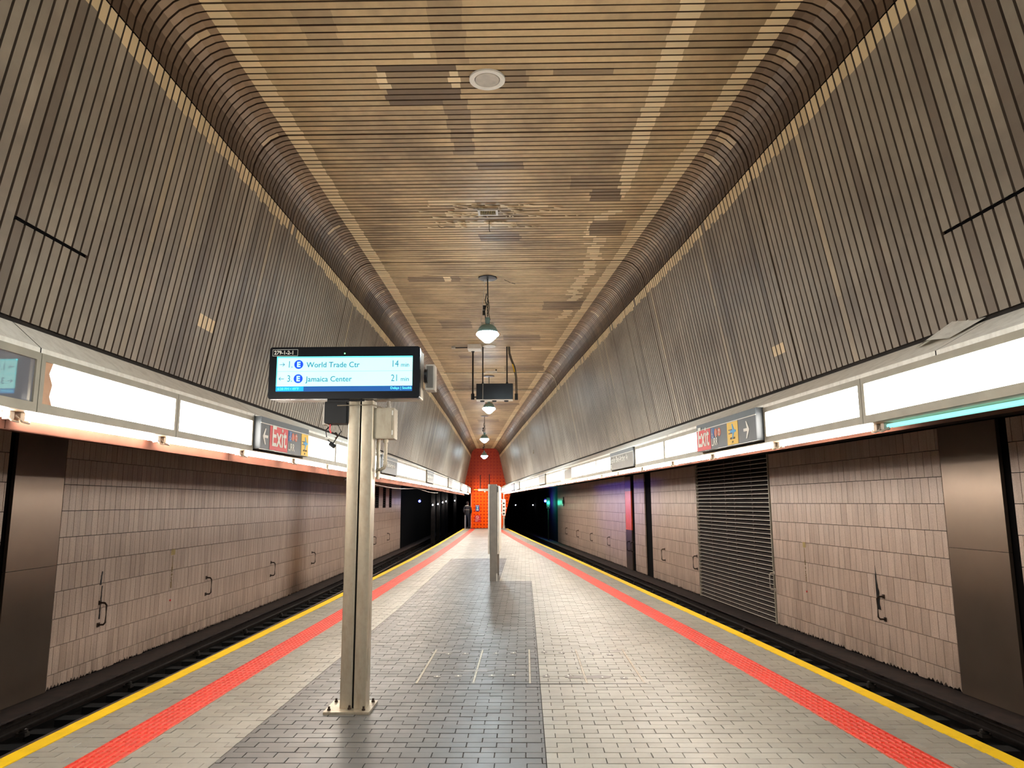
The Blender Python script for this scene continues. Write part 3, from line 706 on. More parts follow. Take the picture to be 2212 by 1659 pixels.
for sg, fx, nm in ((-1, xL, 'copper-fascia side'), (1, xR, 'louvre side')):
    for off, w2 in ((.88, 'nearer the platform'), (2.32, 'nearer the tiled wall')):
        r_ = thing('running_rail', 'dark steel running rail in %s trench, %s' % (nm, w2), 'rail', (0, 0, 0), 0, 'running rails')
        sweep('rail_body', fx, sg * off, RP, 3.5, 80, 1.5, [M['rail'], M['railhead']], r_, [1 if k == 7 else 0 for k in range(14)])
        y = 5.15
        while y < 30:
            b = MB(); b.box(-.15, .15, -.08, .08, -1.245, -1.225); b.box(-.11, -.06, -.03, .03, -1.225, -1.19); b.box(.06, .11, -.03, .03, -1.225, -1.19)
            if y < 5.2: clip = b.mesh('rail_clip', M['rail'])
            link('rail_clip', clip, r_, (fx(y) + sg * off, y, 0)); y += 1.24
    t3 = thing('third_rail', 'covered power rail along the tiled wall, %s' % nm, 'rail', (0, 0, 0), 0, 'power rails')
    sweep('contact_rail', fx, sg * 2.95, [(-.05, -1.14), (.05, -1.14), (.05, -1.12), (.02, -1.11), (.02, -1.05), (.04, -1.04), (.04, -1.02), (-.04, -1.02), (-.04, -1.04), (-.02, -1.05), (-.02, -1.11), (-.05, -1.12)], 3.5, 70, 1.5, M['rail'], t3)
    cb = sweep('cover_board', fx, sg * 3.0, [(-.13, -.965), (.13, -.965), (.13, -.94), (-.13, -.94)], 3.5, 70, 1.5, M['board'], t3)
    b0 = MB(); b0.box(-.06, .06, -.05, .05, -1.245, -1.2); b0.lathe([(.045, 0), (.06, .012), (.038, .02), (.055, .034), (.038, .042), (.03, .058)], 10, (0, 0, -1.2)); ins = b0.mesh('insulator', M['porcelain'])
    b0 = MB(); q = sg; xa, xb = sorted((q * .06, q * .19)); b0.box(min(0, q * .2), max(0, q * .2), -.03, .03, -1.17, -1.14); b0.box(min(q * .17, q * .2), max(q * .17, q * .2), -.03, .03, -1.17, -.97); b0.box(min(-q * .1, q * .2), max(-q * .1, q * .2), -.03, .03, -.98, -.965); brk = b0.mesh('bracket', M['rail'])
    y = 4.8
    while y < 46: link('insulator', ins, t3, (fx(y) + sg * 2.95, y, 0)); link('bracket', brk, t3, (fx(y) + sg * 2.95, y, 0)); y += 2.48

# ------------------------------------------------------------ light boxes
def box_frame(y0, y1, sg, z=ZB, ff=None):
    ff = ff or (fL if sg > 0 else fR)   # sg>0: copper side
    if sg > 0: a, b_ = (ff(y0), y0), (ff(y1), y1)
    else: a, b_ = (ff(y1), y1), (ff(y0), y0)
    ang = math.atan2(b_[1] - a[1], b_[0] - a[0]); L = math.hypot(b_[0] - a[0], b_[1] - a[1])
    return (a[0], a[1], z), ang, L
def tubes_under(o, L, cyan=False):
    b = MB(); b.box(.0, L, .032, .40, .004, .012); b.build('reflector_pan', M['pan'], o)
    b = MB(); b.box(.0, L, .385, .40, -.034, .004); b.build('pan_lip', M['copper'], o)
    b = MB(); b.tube([(.09, .15, -.024), (L - .09, .15, -.024)], .017, 8)
    if cyan: b.tube([(.09, .19, -.020), (L - .09, .19, -.020)], .017, 8)
    b.build('fluorescent_tube', M['tube_cyan' if cyan else 'tube'], o, True)
    for x in (.05, L - .05):
        b = MB(); b.bevbox(x - .022, x + .022, .125, .175, -.052, 0.004, .008, 'y'); b.tube([(x - .05, .14, -.02), (x - .02, .11, -.06), (x + .03, .10, -.066), (x + .08, .13, -.04)], .007, 6); b.build('lamp_holder', M['offwhite'], o)
def light_box(y0, y1, sg, kind, lab, grp, corner=False):
    loc, ang, L = box_frame(y0, y1, sg); H = HT[sg]; o = thing('light_box', lab, 'light box', loc, ang, grp)
    b = MB(); b.box(.004, L - .004, .03, .30, .012, H, skip=''); b.build('housing', M['frame'], o)
    fw = .045; b = MB(); b.box(.004, L - .004, 0, .03, 0, .062); b.box(.004, L - .004, 0, .03, H - .05, H); b.box(.004, fw, 0, .03, .062, H - .05); b.box(L - fw, L - .004, 0, .03, .062, H - .05); b.build('face_frame', M['frame'], o)
    b = MB(); b.box(fw, L - fw, .012, .022, .062, H - .05); b.build('diffuser', {'lit': M['box'], 'warm': M['box_warm'], 'dead': M['box_dead']}[kind], o)
    tubes_under(o, L, corner)
    return o
def sign_base(y0, y1, sg, lab, proud, grp, face='charcoal', name='station_sign'):
    loc, ang, L = box_frame(y0, y1, sg); H = HT[sg] + .01; o = thing(name, lab, 'sign', loc, ang, grp)
    b = MB(); b.box(.01, L - .01, -proud, .28, .03, H); b.build('sign_case', M['charcoal'], o)
    b = MB(); b.box(.012, L - .012, -proud - .006, -proud, .035, H - .075); b.build('sign_face', M[face], o)
    b = MB(); b.box(.012, L - .012, -proud - .006, -proud, H - .07, H - .004); b.build('header_band', M['charcoal2'], o)
    b = MB(); b.box(.012, L - .012, -proud - .008, -proud, H - .079, H - .070); b.build('white_rule', M['white'], o)
    tubes_under(o, L)
    return o, L, H, -proud - .007
def arrow(o, cx, cz, s, dirx, y, mat='white', par_name='arrow'):
    b = MB(); P_ = [(-1, -.13), (.25, -.13), (-.2, -.75), (.15, -.75), (1.0, -.0), (.15, .75), (-.2, .75), (.25, .13), (-1, .13)]
    P_ = [(cx + dirx * p * s * .62, cz + q * s) for p, q in P_]; b.prism(P_, y - .003, y, 'y'); return b.build(par_name, M[mat], o)
def disc(o, cx, cz, r, y, mat, name):
    b = MB(); n = 24; b.prism([(cx + r * math.cos(2 * PI * k / n), cz + r * math.sin(2 * PI * k / n)) for k in range(n)], y - .002, y, 'y'); return b.build(name, mat, o)
def exit_sign(y0, y1, sg, lab):
    o, L, H, yf = sign_base(y0, y1, sg, lab, .07, 'exit signs in the light box rows', name='exit_sign')
    top = H - .082; z0 = .036
    # layout along local x: copper side: arrow, Exit, symbols, yellow ; louvre side: Exit, symbols, yellow, arrow (reading from the camera's left)
    if sg > 0: ax, ex, sy, ye = (.02, .28), (.28, .86), (.87, 1.38), (1.36, L - .014)
    else: ex, sy, ye, ax = (.014, .52), (.53, 1.07), (1.07, 1.39), (1.39, L - .03)
    ex0, ex1 = ex
    b = MB(); b.box(ex0, ex1, yf - .002, yf, z0, top); b.build('red_field', M['signred'], o)
    tx = text('Exit', 'lettering', .345, M['white'], o, ((ex0 + ex1) / 2, yf - .0045, .09), sx=(ex1 - ex0) / .66, align='CENTER', bold=.005)
    hh = (top - z0)
    x0 = sy[0] + .02; b = MB(); b.box(x0, x0 + .095, yf - .002, yf, top - .135, top - .01); b.build('blue_field', M['signblue'], o)
    # wheelchair symbol
    cx, cz = x0 + .045, top - .095; b = MB(); n = 14; rr = .026
    b.tube([(cx + rr * math.cos(PI * (.45 + 1.35 * k / n)), yf - .004, cz + rr * math.sin(PI * (.45 + 1.35 * k / n))) for k in range(n + 1)], .0035, 5)
    b.tube([(cx - .006, yf - .004, cz + .055), (cx - .004, yf - .004, cz + .01), (cx + .02, yf - .004, cz + .008), (cx + .03, yf - .004, cz - .022)], .0045, 5); b.ball((cx - .006, yf - .004, cz + .066), .008, 8); b.build('access_symbol', M['white'], o)
    for ch, dx in (('J', .155), ('Z', .265)):
        disc(o, x0 + dx, top - .075, .050, yf, M['signorange'], 'route_disc'); text(ch, 'route_letter', .085, M['white'], o, (x0 + dx, yf - .0045, top - .105), align='CENTER')
    text('LIRR', 'lettering', .13, M['white'], o, (x0 - .005, yf - .003, .07), sx=.85, bold=.002)
    b = MB(); b.box(ye[0], ye[1], yf - .002, yf, z0, top); b.build('yellow_field', M['signyellow'], o)
    w_ = ye[1] - ye[0]; cx, cz = (ye[0] + ye[1]) / 2 + .02, top - hh * .42; s = min(.085, w_ * .4)
    b = MB(); b.prism([(cx - s, cz + .012), (cx - .2 * s, cz + .016), (cx - .35 * s, cz + .085), (cx - .15 * s, cz + .085), (cx + .35 * s, cz + .018), (cx + .9 * s, cz + .012), (cx + s, cz), (cx + .9 * s, cz - .012), (cx + .35 * s, cz - .018), (cx - .15 * s, cz - .085), (cx - .35 * s, cz - .085), (cx - .2 * s, cz - .016), (cx - s, cz - .012)], yf - .004, yf - .002, 'y'); b.build('aeroplane_symbol', M['planeblue'], o)
    b = MB()
    for dz in (.02, -.02): b.box(cx - s - .05, cx - s * .35, yf - .004, yf - .002, cz + dz - .005, cz + dz + .005)
    b.build('rail_symbol', M['black'], o)
    text('AIRTRAIN', 'small_lettering', .034, M['black'], o, ((ye[0] + ye[1]) / 2, yf - .003, .095), sx=min(1, w_ / .19), align='CENTER')
    text('JFK', 'small_lettering', .03, M['black'], o, ((ye[0] + ye[1]) / 2, yf - .003, .055), align='CENTER')
    arrow(o, (ax[0] + ax[1]) / 2, (z0 + top) / 2, .125, -1 if sg > 0 else 1, yf)
    return o
def name_sign(y0, y1, sg, lab, detail=True):
    o, L, H, yf = sign_base(y0, y1, sg, lab, .03, 'station name signs in the light box rows', 'signgrey' if not detail or sg < 0 else 'charcoal')
    if detail:
        text('Sutphin Blvd-Archer Av', 'lettering', .165, M['white'], o, (.04, yf - .003, .165), sx=(L - .12) / 1.87, bold=.001)
        text('JFK', 'lettering', .13, M['white'], o, (.04, yf - .003, .045), sx=.9, bold=.001)
    return o
LM = [(-2.58, -.75, 'lit'), (-.75, 1.08, 'lit'), (1.08, 2.91, 'lit'), (2.91, 4.74, 'dead'), (4.74, 6.61, 'lit'), (6.61, 8.41, 'lit'), (8.41, 10.06, 'exit'), (10.06, 11.73, 'lit'), (11.73, 13.51, 'lit'), (13.51, 15.26, 'lit'),
      (15.26, 17.11, 'sign'), (17.11, 18.69, 'lit'), (18.69, 20.59, 'lit'), (20.59, 22.5, 'warm'), (22.5, 24.4, 'sign'), (24.4, 26.0, 'lit'), (26.0, 27.84, 'lit'), (27.84, 29.74, 'warm'), (29.74, 31.91, 'fsign'),
      (31.91, 33.7, 'lit'), (33.7, 35.6, 'lit'), (35.6, 37.46, 'lit'), (37.46, 39.2, 'fsign'), (39.2, 41.0, 'lit'), (41.0, 42.8, 'lit'), (42.8, 44.4, 'lit'), (44.4, 45.4, 'fsign'), (45.4, 47.3, 'warm'), (47.3, 49.0, 'lit')]
RM = [(-3.33, -1.5, 'lit'), (-1.5, .33, 'lit'), (.33, 2.16, 'lit'), (2.16, 3.99, 'lit'), (3.99, 5.82, 'cyan'), (5.82, 7.66, 'lit'), (7.66, 9.54, 'exit'), (9.54, 11.26, 'lit'), (11.26, 13.07, 'lit'), (13.07, 14.96, 'sign'),
      (14.96, 16.6, 'lit'), (16.6, 18.39, 'lit'), (18.39, 20.06, 'lit'), (20.06, 21.92, 'broken'), (21.92, 23.58, 'lit'), (23.58, 25.21, 'warm'), (25.21, 26.96, 'fsign'), (26.96, 28.45, 'lit'), (28.45, 29.94, 'lit'),
      (29.94, 31.5, 'lit'), (31.5, 33.03, 'lit'), (33.03, 34.4, 'warm'), (34.4, 36.0, 'fsign'), (36.0, 37.6, 'lit'), (37.6, 39.3, 'fsign'), (39.3, 41.0, 'lit'), (41.0, 42.8, 'lit'), (42.8, 44.6, 'warm'), (44.6, 46.3, 'lit'), (46.3, 48.0, 'lit')]
ORD = ['first', 'second', 'third', 'fourth', 'fifth', 'sixth']
for sg, mods, nm in ((1, LM, 'copper-fascia row'), (-1, RM, 'louvre-side row')):
    last = None; k = 0; sc = 0
    for (a, b_, kind) in mods:
        if kind in ('lit', 'warm', 'dead', 'cyan'):
            if last is None: k += 1; lab = 'white light box in the %s, %s from the near end' % (nm, ORD[k - 1])
            else: k += 1; lab = 'white light box in the %s, %s after %s' % (nm, ORD[k - 1], last)
            if kind == 'warm': lab = lab.replace('white light box', 'yellowed light box')
            grp = 'light boxes of the ' + nm
            if sg > 0:
                if abs(a - 2.91) < .1: lab = 'unlit grey light box mirroring the arrival display, copper-fascia row'
                if abs(a - 4.74) < .1: lab = 'lit light box with brown streaked end, copper-fascia row'
                if abs(a - 6.61) < .1: lab = 'lit light box just before the Exit sign, copper-fascia row'
            else:
                if kind == 'cyan': lab = 'large lit light box with aqua tubes underneath, louvre-side row'
                if abs(a - 5.82) < .1: lab = 'lit light box just before the Exit sign, louvre-side row'
            o = light_box(a, b_, sg, 'lit' if kind == 'cyan' else kind, lab, grp, kind == 'cyan')
            if sg > 0 and abs(a - 4.74) < .1:
                b = MB(); pl = [(.045, .062), (.15, .062), (.12, .12), (.14, .2), (.10, .27), (.13, .345), (.045, .345)]; b.prism(pl, .006, .011, 'y')
                b.build('brown_streak', M['signorange'] if False else plain('scorched_acrylic', (196, 150, 116), .5), o)
        elif kind == 'exit':
            exit_sign(a, b_, sg, 'grey sign with red Exit field and arrow in the %s' % nm); last = 'the Exit sign'; k = 0
        elif kind == 'sign':
            sc += 1; name_sign(a, b_, sg, 'grey station name sign with white lettering in the %s, %s past the Exit sign' % (nm, ORD[sc - 1])); last = 'the %s name sign' % ORD[sc - 1]; k = 0
        elif kind == 'fsign':
            sc += 1; name_sign(a, b_, sg, 'distant dull grey sign panel in the %s, %s sign past the Exit sign' % (nm, ORD[min(sc - 1, 5)]), False); last = 'the %s distant sign' % ORD[min(sc - 1, 5)]; k = 0
        elif kind == 'broken':
            loc, ang, L = box_frame(a, b_, sg); o = thing('light_box', 'broken open light box with exposed bright tubes, louvre-side row', 'light box', loc, ang, 'light boxes of the ' + nm); H = HT[sg]
            b = MB(); b.box(.004, L - .004, .28, .30, .0, H); b.box(.004, .03, 0, .3, 0, H); b.box(L - .03, L - .004, 0, .3, 0, H); b.box(.03, L - .03, 0, .3, H - .03, H); b.build('housing', M['frame'], o)
            b = MB(); b.box(.55, L - .03, .012, .022, .062, H - .05); b.build('grey_cover', M['signgrey'], o)
            b = MB(); b.tube([(.25, .05, .05), (.25, .05, H - .08)], .02, 8); b.box(.3, .42, .02, .05, .2, .32); b.build('exposed_lamp', M['tube'], o)
            tubes_under(o, L); last = 'the broken box'; k = 0
# copper fascia on one side
y = 4.74 - 1.83 * 4; i = 0
fasc = structure('trim_5', None, 'pinkish copper-coloured metal fascia under the light boxes')
while y < 49:
    y2 = min(y + 3.66, 49); b = MB(); slab_along(b, lambda v: xL(v) + .0, lambda v: xL(v) + .02, 2.125, 2.30, y + .004, y2 - .004, 1.2); slab_along(b, lambda v: xL(v) + .0, lambda v: xL(v) + .06, 2.118, 2.125, y + .004, y2 - .004, 1.2)
    b.build('fascia_panel', M['copper'], fasc); y += 3.66
b = MB(); slab_along(b, lambda v: xL(v) - .5, lambda v: xL(v) - .02, 2.30, 2.34, -6, YE, 1.5); b.build('gutter', M['conc_dark'], fasc)
# solid infill behind the boxes so that no light leaks over the tracks
for sg, fx, nm in ((1, xL, 'trim_6'), (-1, xR, 'trim_7')):
    b = MB(); slab_along(b, lambda v: fx(v) - sg * .06, lambda v: fx(v) - sg * .03, 2.24, 2.845, -6, YE, 1.5); structure(nm, b.mesh(nm, M['conc_dark']), 'added dark light-blocking infill behind the light boxes')
# sagging cable under the copper fascia
b = MB(); pts = [(xL(y) - .03, y, 2.115 - .09 * abs(math.sin((y - 15) * .35))) for y in [14 + 1.1 * k for k in range(16)]]
b.tube(pts, .012, 6); o = b.build('sagging_cable', M['handle']); tag(o, 'thin cable sagging below the copper-coloured fascia', 'cable')

# ------------------------------------------------------------ pendants and ceiling fixtures
def pendant(x, y, lab, lod=0, first=False):
    zt = zc(y); o = thing('pendant_lamp', lab, 'lamp', (x, y, zt), 0, 'pendant lamps along the ceiling')
    b = MB(); b.lathe([(.001, 0), (.17, 0), (.175, -.008), (.165, -.02), (.03, -.03), (.001, -.03)], 28, (0, 0, 0)); b.build('canopy', M['black'], o, True)
    b = MB(); b.tube([(0, 0, -.02), (.003, 0, -.36), (0, 0, -.72)], .011, 8); b.tube([(-.02, 0, -.3), (-.045, .01, -.42), (-.02, 0, -.5), (-.05, 0, -.62), (-.035, 0, -.8)], .009, 6); b.tube([(.01, 0, -.4), (.035, .01, -.55), (.02, 0, -.65), (.045, 0, -.78), (.02, 0, -.84)], .006, 6); b.build('hanging_cord', M['blackrub'], o)
    b = MB()
    for k in range(14):
        zc_ = -.36 - k * .028; n = 8; rr = .013; pl = [((rr * math.cos(2 * PI * q / n)) * (1 if k % 2 else .15), (rr * math.cos(2 * PI * q / n)) * (.15 if k % 2 else 1), zc_ + .019 * math.sin(2 * PI * q / n)) for q in range(n + 1)]; b.tube(pl, .003, 5)
    stuff(b.build('chain', M['steel'], o))
    b = MB(); b.bevbox(-.085, -.035, -.025, .025, -.6, -.52, .01, 'z'); b.bevbox(-.09, -.045, -.025, .025, -.7, -.615, .01, 'z'); b.build('plug', M['blackrub'], o)
    if first: b = MB(); b.tube([(-.05, .01, -.03), (-.09, .01, -.5), (-.13, 0, -.88)], .004, 6); b.build('safety_wire', M['offwhite'], o)
    b = MB(); b.lathe([(.028, -.74), (.042, -.76), (.045, -.84), (.035, -.87), (.05, -.88)], 16); b.build('socket_housing', M['dome'], o, True)
    b = MB(); b.bevbox(-.115, -.055, -.03, .03, -.90, -.84, .008, 'y'); b.bevbox(.055, .115, -.03, .03, -.90, -.84, .008, 'y'); b.build('side_bracket', M['offwhite'], o)
    b = MB(); b.lathe([(.04, -.87), (.10, -.885), (.145, -.92), (.175, -.98), (.19, -1.035), (.17, -1.035), (.03, -.9)], 32); b.build('dome_shade', M['dome'], o, True)
    b = MB(); b.lathe([(.001, -.99), (.12, -.995), (.19, -1.025), (.205, -1.05), (.20, -1.065), (.145, -1.12), (.085, -1.175), (.05, -1.20), (.02, -1.21), (.001, -1.212)], 32); b.build('glowing_lens', M['lamp'], o, True)
    ld = bpy.data.lights.new('lamp_glow', 'SPOT'); ld.spot_size = math.radians(168); ld.spot_blend = .5; ld.energy = 58; ld.color = (.80, .94, 1.0); ld.shadow_soft_size = .12; lo = bpy.data.objects.new('lamp_glow', ld); COL.objects.link(lo); lo.location = (x, y, zt - 1.30)
    return o
pendant(-.65, 12.88, 'pendant lamp with pale green dome, nearest the camera', 0, True)
pendant(-1.12, 23.1, 'pendant lamp glowing just below the hanging black box')
pendant(-1.79, 32.8, 'third pendant lamp down the platform, behind the black box')
pendant(-.12, 1.9, 'pendant lamp over the photographer, above the top of the view')
pendant(-2.33, 42.5, 'farthest pendant lamp, in front of the orange end wall')
def ceiling_disc(x, y, r, lab, glow=False):
    o = thing('ceiling_speaker', lab, 'speaker', (x, y, zc(y)), 0, 'round ceiling discs')
    b = MB(); b.lathe([(r * .70, -.004), (r * .72, -.016), (r * .86, -.026), (r, -.018), (r * 1.005, .0), (r * .7, .002)], 40); b.build('rim', M['white'], o, True)
    b = MB(); b.lathe([(.001, -.012), (r * .66, -.016), (r * .68, -.008), (r * .68, .0), (.001, 0)], 40); b.build('disc_cover', M['offwhite'], o, True)
    b = MB(); b.lathe([(r * .67, .0005), (r * .72, .0005), (r * .72, -.006), (r * .67, -.006)], 40); b.build('recess_ring', M['void'], o)
ceiling_disc(-.335, 6.53, .172, 'round white ceiling speaker near the top of the view')
ceiling_disc(-.90, 18.75, .17, 'round white ceiling disc behind the nearest pendant lamp')
# damaged vent
o = thing('ceiling_vent', 'small pale rectangular grille in flaking part of the ceiling', 'vent', (-.49, 9.78, 5.67))
b = MB(); b.box(-.14, .14, -.10, -.075, -.03, 0); b.box(-.14, .14, .075, .10, -.03, 0); b.box(-.14, -.11, -.075, .075, -.03, 0); b.box(.11, .14, -.075, .075, -.03, 0); b.build('vent_frame', M['offwhite'], o)
b = MB(); b.box(-.11, .11, -.075, .075, -.008, -.002); b.build('vent_back', M['void'], o)
for k in range(9):
    b = MB(); x = -.1 + k * .024; b.box(x, x + .009, -.075, .075, -.024, -.012); b.build('vent_bar', M['marker'], o)
for (x, y, pl) in [(-.49, 10.15, [(0, 0), (0, -.12), (.012, -.16)]), (-1.25, 10.3, [(0, 0), (.05, -.03), (.12, -.01), (.25, -.02)]), (-.35, 12.98, [(0, 0), (.1, -.05), (.2, -.08)])]:
    o = thing('dangling_wire', {-.49: 'short black wire hanging below the flaking ceiling vent', -1.25: 'black wire scrap stuck to flaking ceiling left of vent'.replace('left of', 'beside'), -.35: 'stiff thin wire sticking out near the first pendant canopy'}[x], 'wire', (x, y, 5.66))
    b = MB(); b.tube([(p, 0, q) for p, q in pl], .004, 5); b.build('wire_strand', M['blackrub'], o)
# flaked paint pieces around the vent
fl = MB()
for k in range(85):
    x = -.49 + R.gauss(0, .45); y = round((9.5 + R.choice([0, .1, .2, .3, .4, .6, .7, .8])) / .1) * .1 + .03 + R.uniform(0, .03); s = R.uniform(.02, .17)
    if abs(x + .49) < .16 and 9.65 < y < 9.9: continue
    fl.add([(x, y, 5.664), (x + s, y + .004, 5.655 - R.random() * .012), (x + s * .9, y + .03, 5.664), (x + s * .1, y + .035, 5.66)], [(0, 1, 2, 3)])
o = fl.build('peeling_paint', plain('flaking_cream_paint', (214, 196, 158), .8)); tag(o, 'cream paint flakes peeling around the small ceiling vent', 'paint flakes'); stuff(o)

# hanging black box with rods
hb_ = thing('hanging_cabinet', 'black rectangular cabinet hung by rods below the ceiling', 'cabinet', (-.765, 18.8, 4.27))
b = MB(); b.bevbox(-.475, .475, -.02, .14, 0, .41, .012, 'y'); b.build('cabinet_body', M['bezel'], hb_)
b = MB(); b.box(-.47, .47, -.03, .15, -.03, -.001); b.build('white_bottom_edge', M['white'], hb_)
for x in (-.32, -.01, .30):
    b = MB(); b.lathe([(.055, 0), (.06, -.03), (.045, -.055), (.02, -.06)], 16, (x, .03, -.01)); b.build('bottom_knob', M['black'], hb_, True)
for x in (-.31, .32):
    b = MB(); b.tube([(x, .06, .40), (x, .06, 1.40)], .017, 8); b.lathe([(.035, .40), (.03, .44), (.018, .46)], 12, (x, .06, 0)); b.build('hanger_rod', M['black'], hb_)
b = MB(); b.tube([(-.57, .06, 1.38), (-.57, .06, .07), (-.48, .06, .07)], .022, 8); b.lathe([(.04, 1.25), (.04, 1.38)], 12, (-.57, .06, 0)); b.lathe([(.045, .0), (.045, .16)], 12, (-.57, .06, 0)); b.build('conduit', M['black'], hb_)
b = MB()
for d in (0, .03): b.tube([(.36 + d, .06, 1.40), (.37 + d, .06, 1.22), (.42 + d, .06, 1.05), (.50 + d, .06, .85), (.54 + d, .06, .6), (.55 + d, .06, .12)], .012, 7)
b.box(.52, .6, .03, .09, -.01, .15); b.build('cable_loop', M['blackrub'], hb_)
b = MB(); b.tube([(.465, .045, .93), (.515, .045, .72)], .016, 7); b.build('yellow_tag', M['signyellow'], hb_)
b = MB(); b.tube([(-.30, -.03, .41), (-.305, -.03, .0)], .008, 6); b.build('pale_strap', M['offwhite'], hb_)
o = thing('junction_box', 'white junction box on the ceiling above the hanging black cabinet', 'junction box', (-1.28, 18.7, 5.67)); b = MB(); b.box(-.17, .17, -.2, .2, -.12, 0); b.build('box_body', M['white'], o)
b = MB(); b.tube([(-.17, 0, -.05), (-.52, .02, -.05)], .016, 8); b.build('side_conduit', M['black'], o); b = MB(); b.box(-.6, -.5, -.03, .05, -.07, -.02); b.build('end_fitting', M['offwhite'], o)
for y, lab, full in ((22.4, 'silver conduit crossing the ceiling and bending over the cove', True), (25.6, 'second pale conduit crossing the ceiling behind the black cabinet', False)):
    b = MB(); z = zc(y); pts = [(xL(y) + .95, y, z - .03), (xR(y) - .8, y, z - .035)]
    if full: pts += [(xR(y) - .72, y, z - .04), (xR(y) - .60, y, z - .10), (xR(y) - .50, y, z - .22), (xR(y) - .44, y, z - .40), (xR(y) - .42, y, z - .62)]
    b.tube(pts, .018, 8); o = b.build('ceiling_conduit', M['steel'], None, True); tag(o, lab, 'conduit', 'ceiling conduits')
o = thing('small_fixture', 'small bright bracket fitting on the far ceiling under the conduit', 'fitting', (-1.0, 22.0, zc(22))); b = MB(); b.box(-.18, .18, -.03, .03, -.09, -.05); b.build('bar', M['white'], o); b = MB(); b.tube([(.15, 0, 0), (.15, 0, -.07)], .02, 8); b.build('stem', M['black'], o)
o = thing('wall_box', 'tiny white box on louvre-side cladding near the end wall', 'box', (xR(31) - .16, 31, 3.75)); b = MB(); b.box(-.05, .03, -.08, .08, -.08, .08); b.build('box_body', M['white'], o)
for yy, sg, fx, z in ((21.6, -1, xR, 2.80), (14.8, 1, xL, 2.75)):
    pass
# access-panel slots in the cladding
for sg, fx, y0, y1, z, lab in ((1, xL, 4.47, 5.24, 3.48, 'black slot cut across the copper-side cladding slats'), (-1, xR, 4.15, 5.05, 3.52, 'black slot cut across the louvre-side cladding slats')):
    o = thing('slot_channel', lab, 'slot', (fx(y0) + sg * .10, y0, z)); b = MB(); dx = fx(y1) - fx(y0); b.hexa([(0 - .02, 0, -.014), (dx - .02, y1 - y0, -.014), (dx + .012 * sg, y1 - y0, -.014), (.012 * sg, 0, -.014), (-.02, 0, .014), (dx - .02, y1 - y0, .014), (dx + .016 * sg, y1 - y0, .014), (.016 * sg, 0, .014)]); b.build('slot_strip', M['void'], o)

# ------------------------------------------------------------ clock post
PX0, PX1, PY0, PY1 = -1.495, -1.285, 6.19, 6.35
post = thing('steel_post', 'brushed steel double-channel post carrying the arrival display', 'post', (-1.39, 6.27, 0))
for x0, x1 in ((-.105, -.006), (.006, .105)):
    b = MB(); b.bevbox(x0, x1, -.08, .08, .015, 2.50, .008, 'z'); b.build('channel', M['steel'], post, True)
b = MB(); b.box(-.006, .006, -.065, .07, .015, 2.50); b.build('dark_gap', M['void'], post)
b = MB(); b.bevbox(-.21, .155, -.185, .175, 0, .018, .006, 'z'); b.build('base_plate', M['steel'], post)
for bx, by in ((-.175, -.13), (-.02, -.10), (.10, -.13), (.125, .12), (-.18, .12)):
    b = MB(); b.lathe([(.014, .018), (.014, .03), (.009, .031), (.009, .048)], 8, (bx, by, 0)); b.build('anchor_bolt', M['handle'], post)
b = MB(); b.box(.105, .108, -.05, .02, .22, .47); b.build('inspection_cover', M['steel'], post)
disp = thing('arrival_display', 'black train arrival display with a cyan screen on the steel post', 'display', (-1.52, 6.17, 2.505))
W_, H_ = .64, .445
b = MB(); b.bevbox(-W_, W_, -.07, .0, 0, H_, .022, 'y', seg=4); b.build('front_bezel', M['bezel'], disp, True)
b = MB(); b.bevbox(-W_ + .002, W_ - .002, .0, .18, .004, H_ - .004, .022, 'y', seg=4); b.build('silver_case', M['steel'], disp, True)
b = MB(); b.bevbox(-W_ + .03, W_ - .03, .18, .25, .03, H_ - .03, .02, 'y'); b.build('rear_case', M['black'], disp)
for x in (-.58, -.5, -.42, -.2, -.11, .13, .2, .5):
    b = MB(); b.box(x, x + .06, .03, .12, H_ - .005, H_ + .016); b.build('top_clip', M['black'], disp)
sx0, sx1, sz0, sz1 = -.575, .578, .062, .362
b = MB(); b.box(sx0, sx1, -.0725, -.07, sz0 + .045, sz1); b.build('screen', M['screen'], disp)
b = MB(); b.box(sx0, sx1, -.0732, -.0725, sz1 - .012, sz1); b.box(sx0, sx0 + .008, -.0732, -.0725, sz0 + .045, sz1); b.build('screen_glow_edge', M['screen_top'], disp)
b = MB(); b.box(sx0, sx1, -.0725, -.07, sz0, sz0 + .045); b.build('screen_footer', M['screen_bar'], disp)
b = MB(); b.box(sx0, sx0 + .235, -.0732, -.0725, sz0 + .004, sz0 + .042); b.build('clock_box', M['screen_box'], disp)
b = MB(); b.box(sx0, sx1, -.0732, -.0725, .233, .2355); b.build('row_divider', M['screen_top'], disp)
yt = -.0735
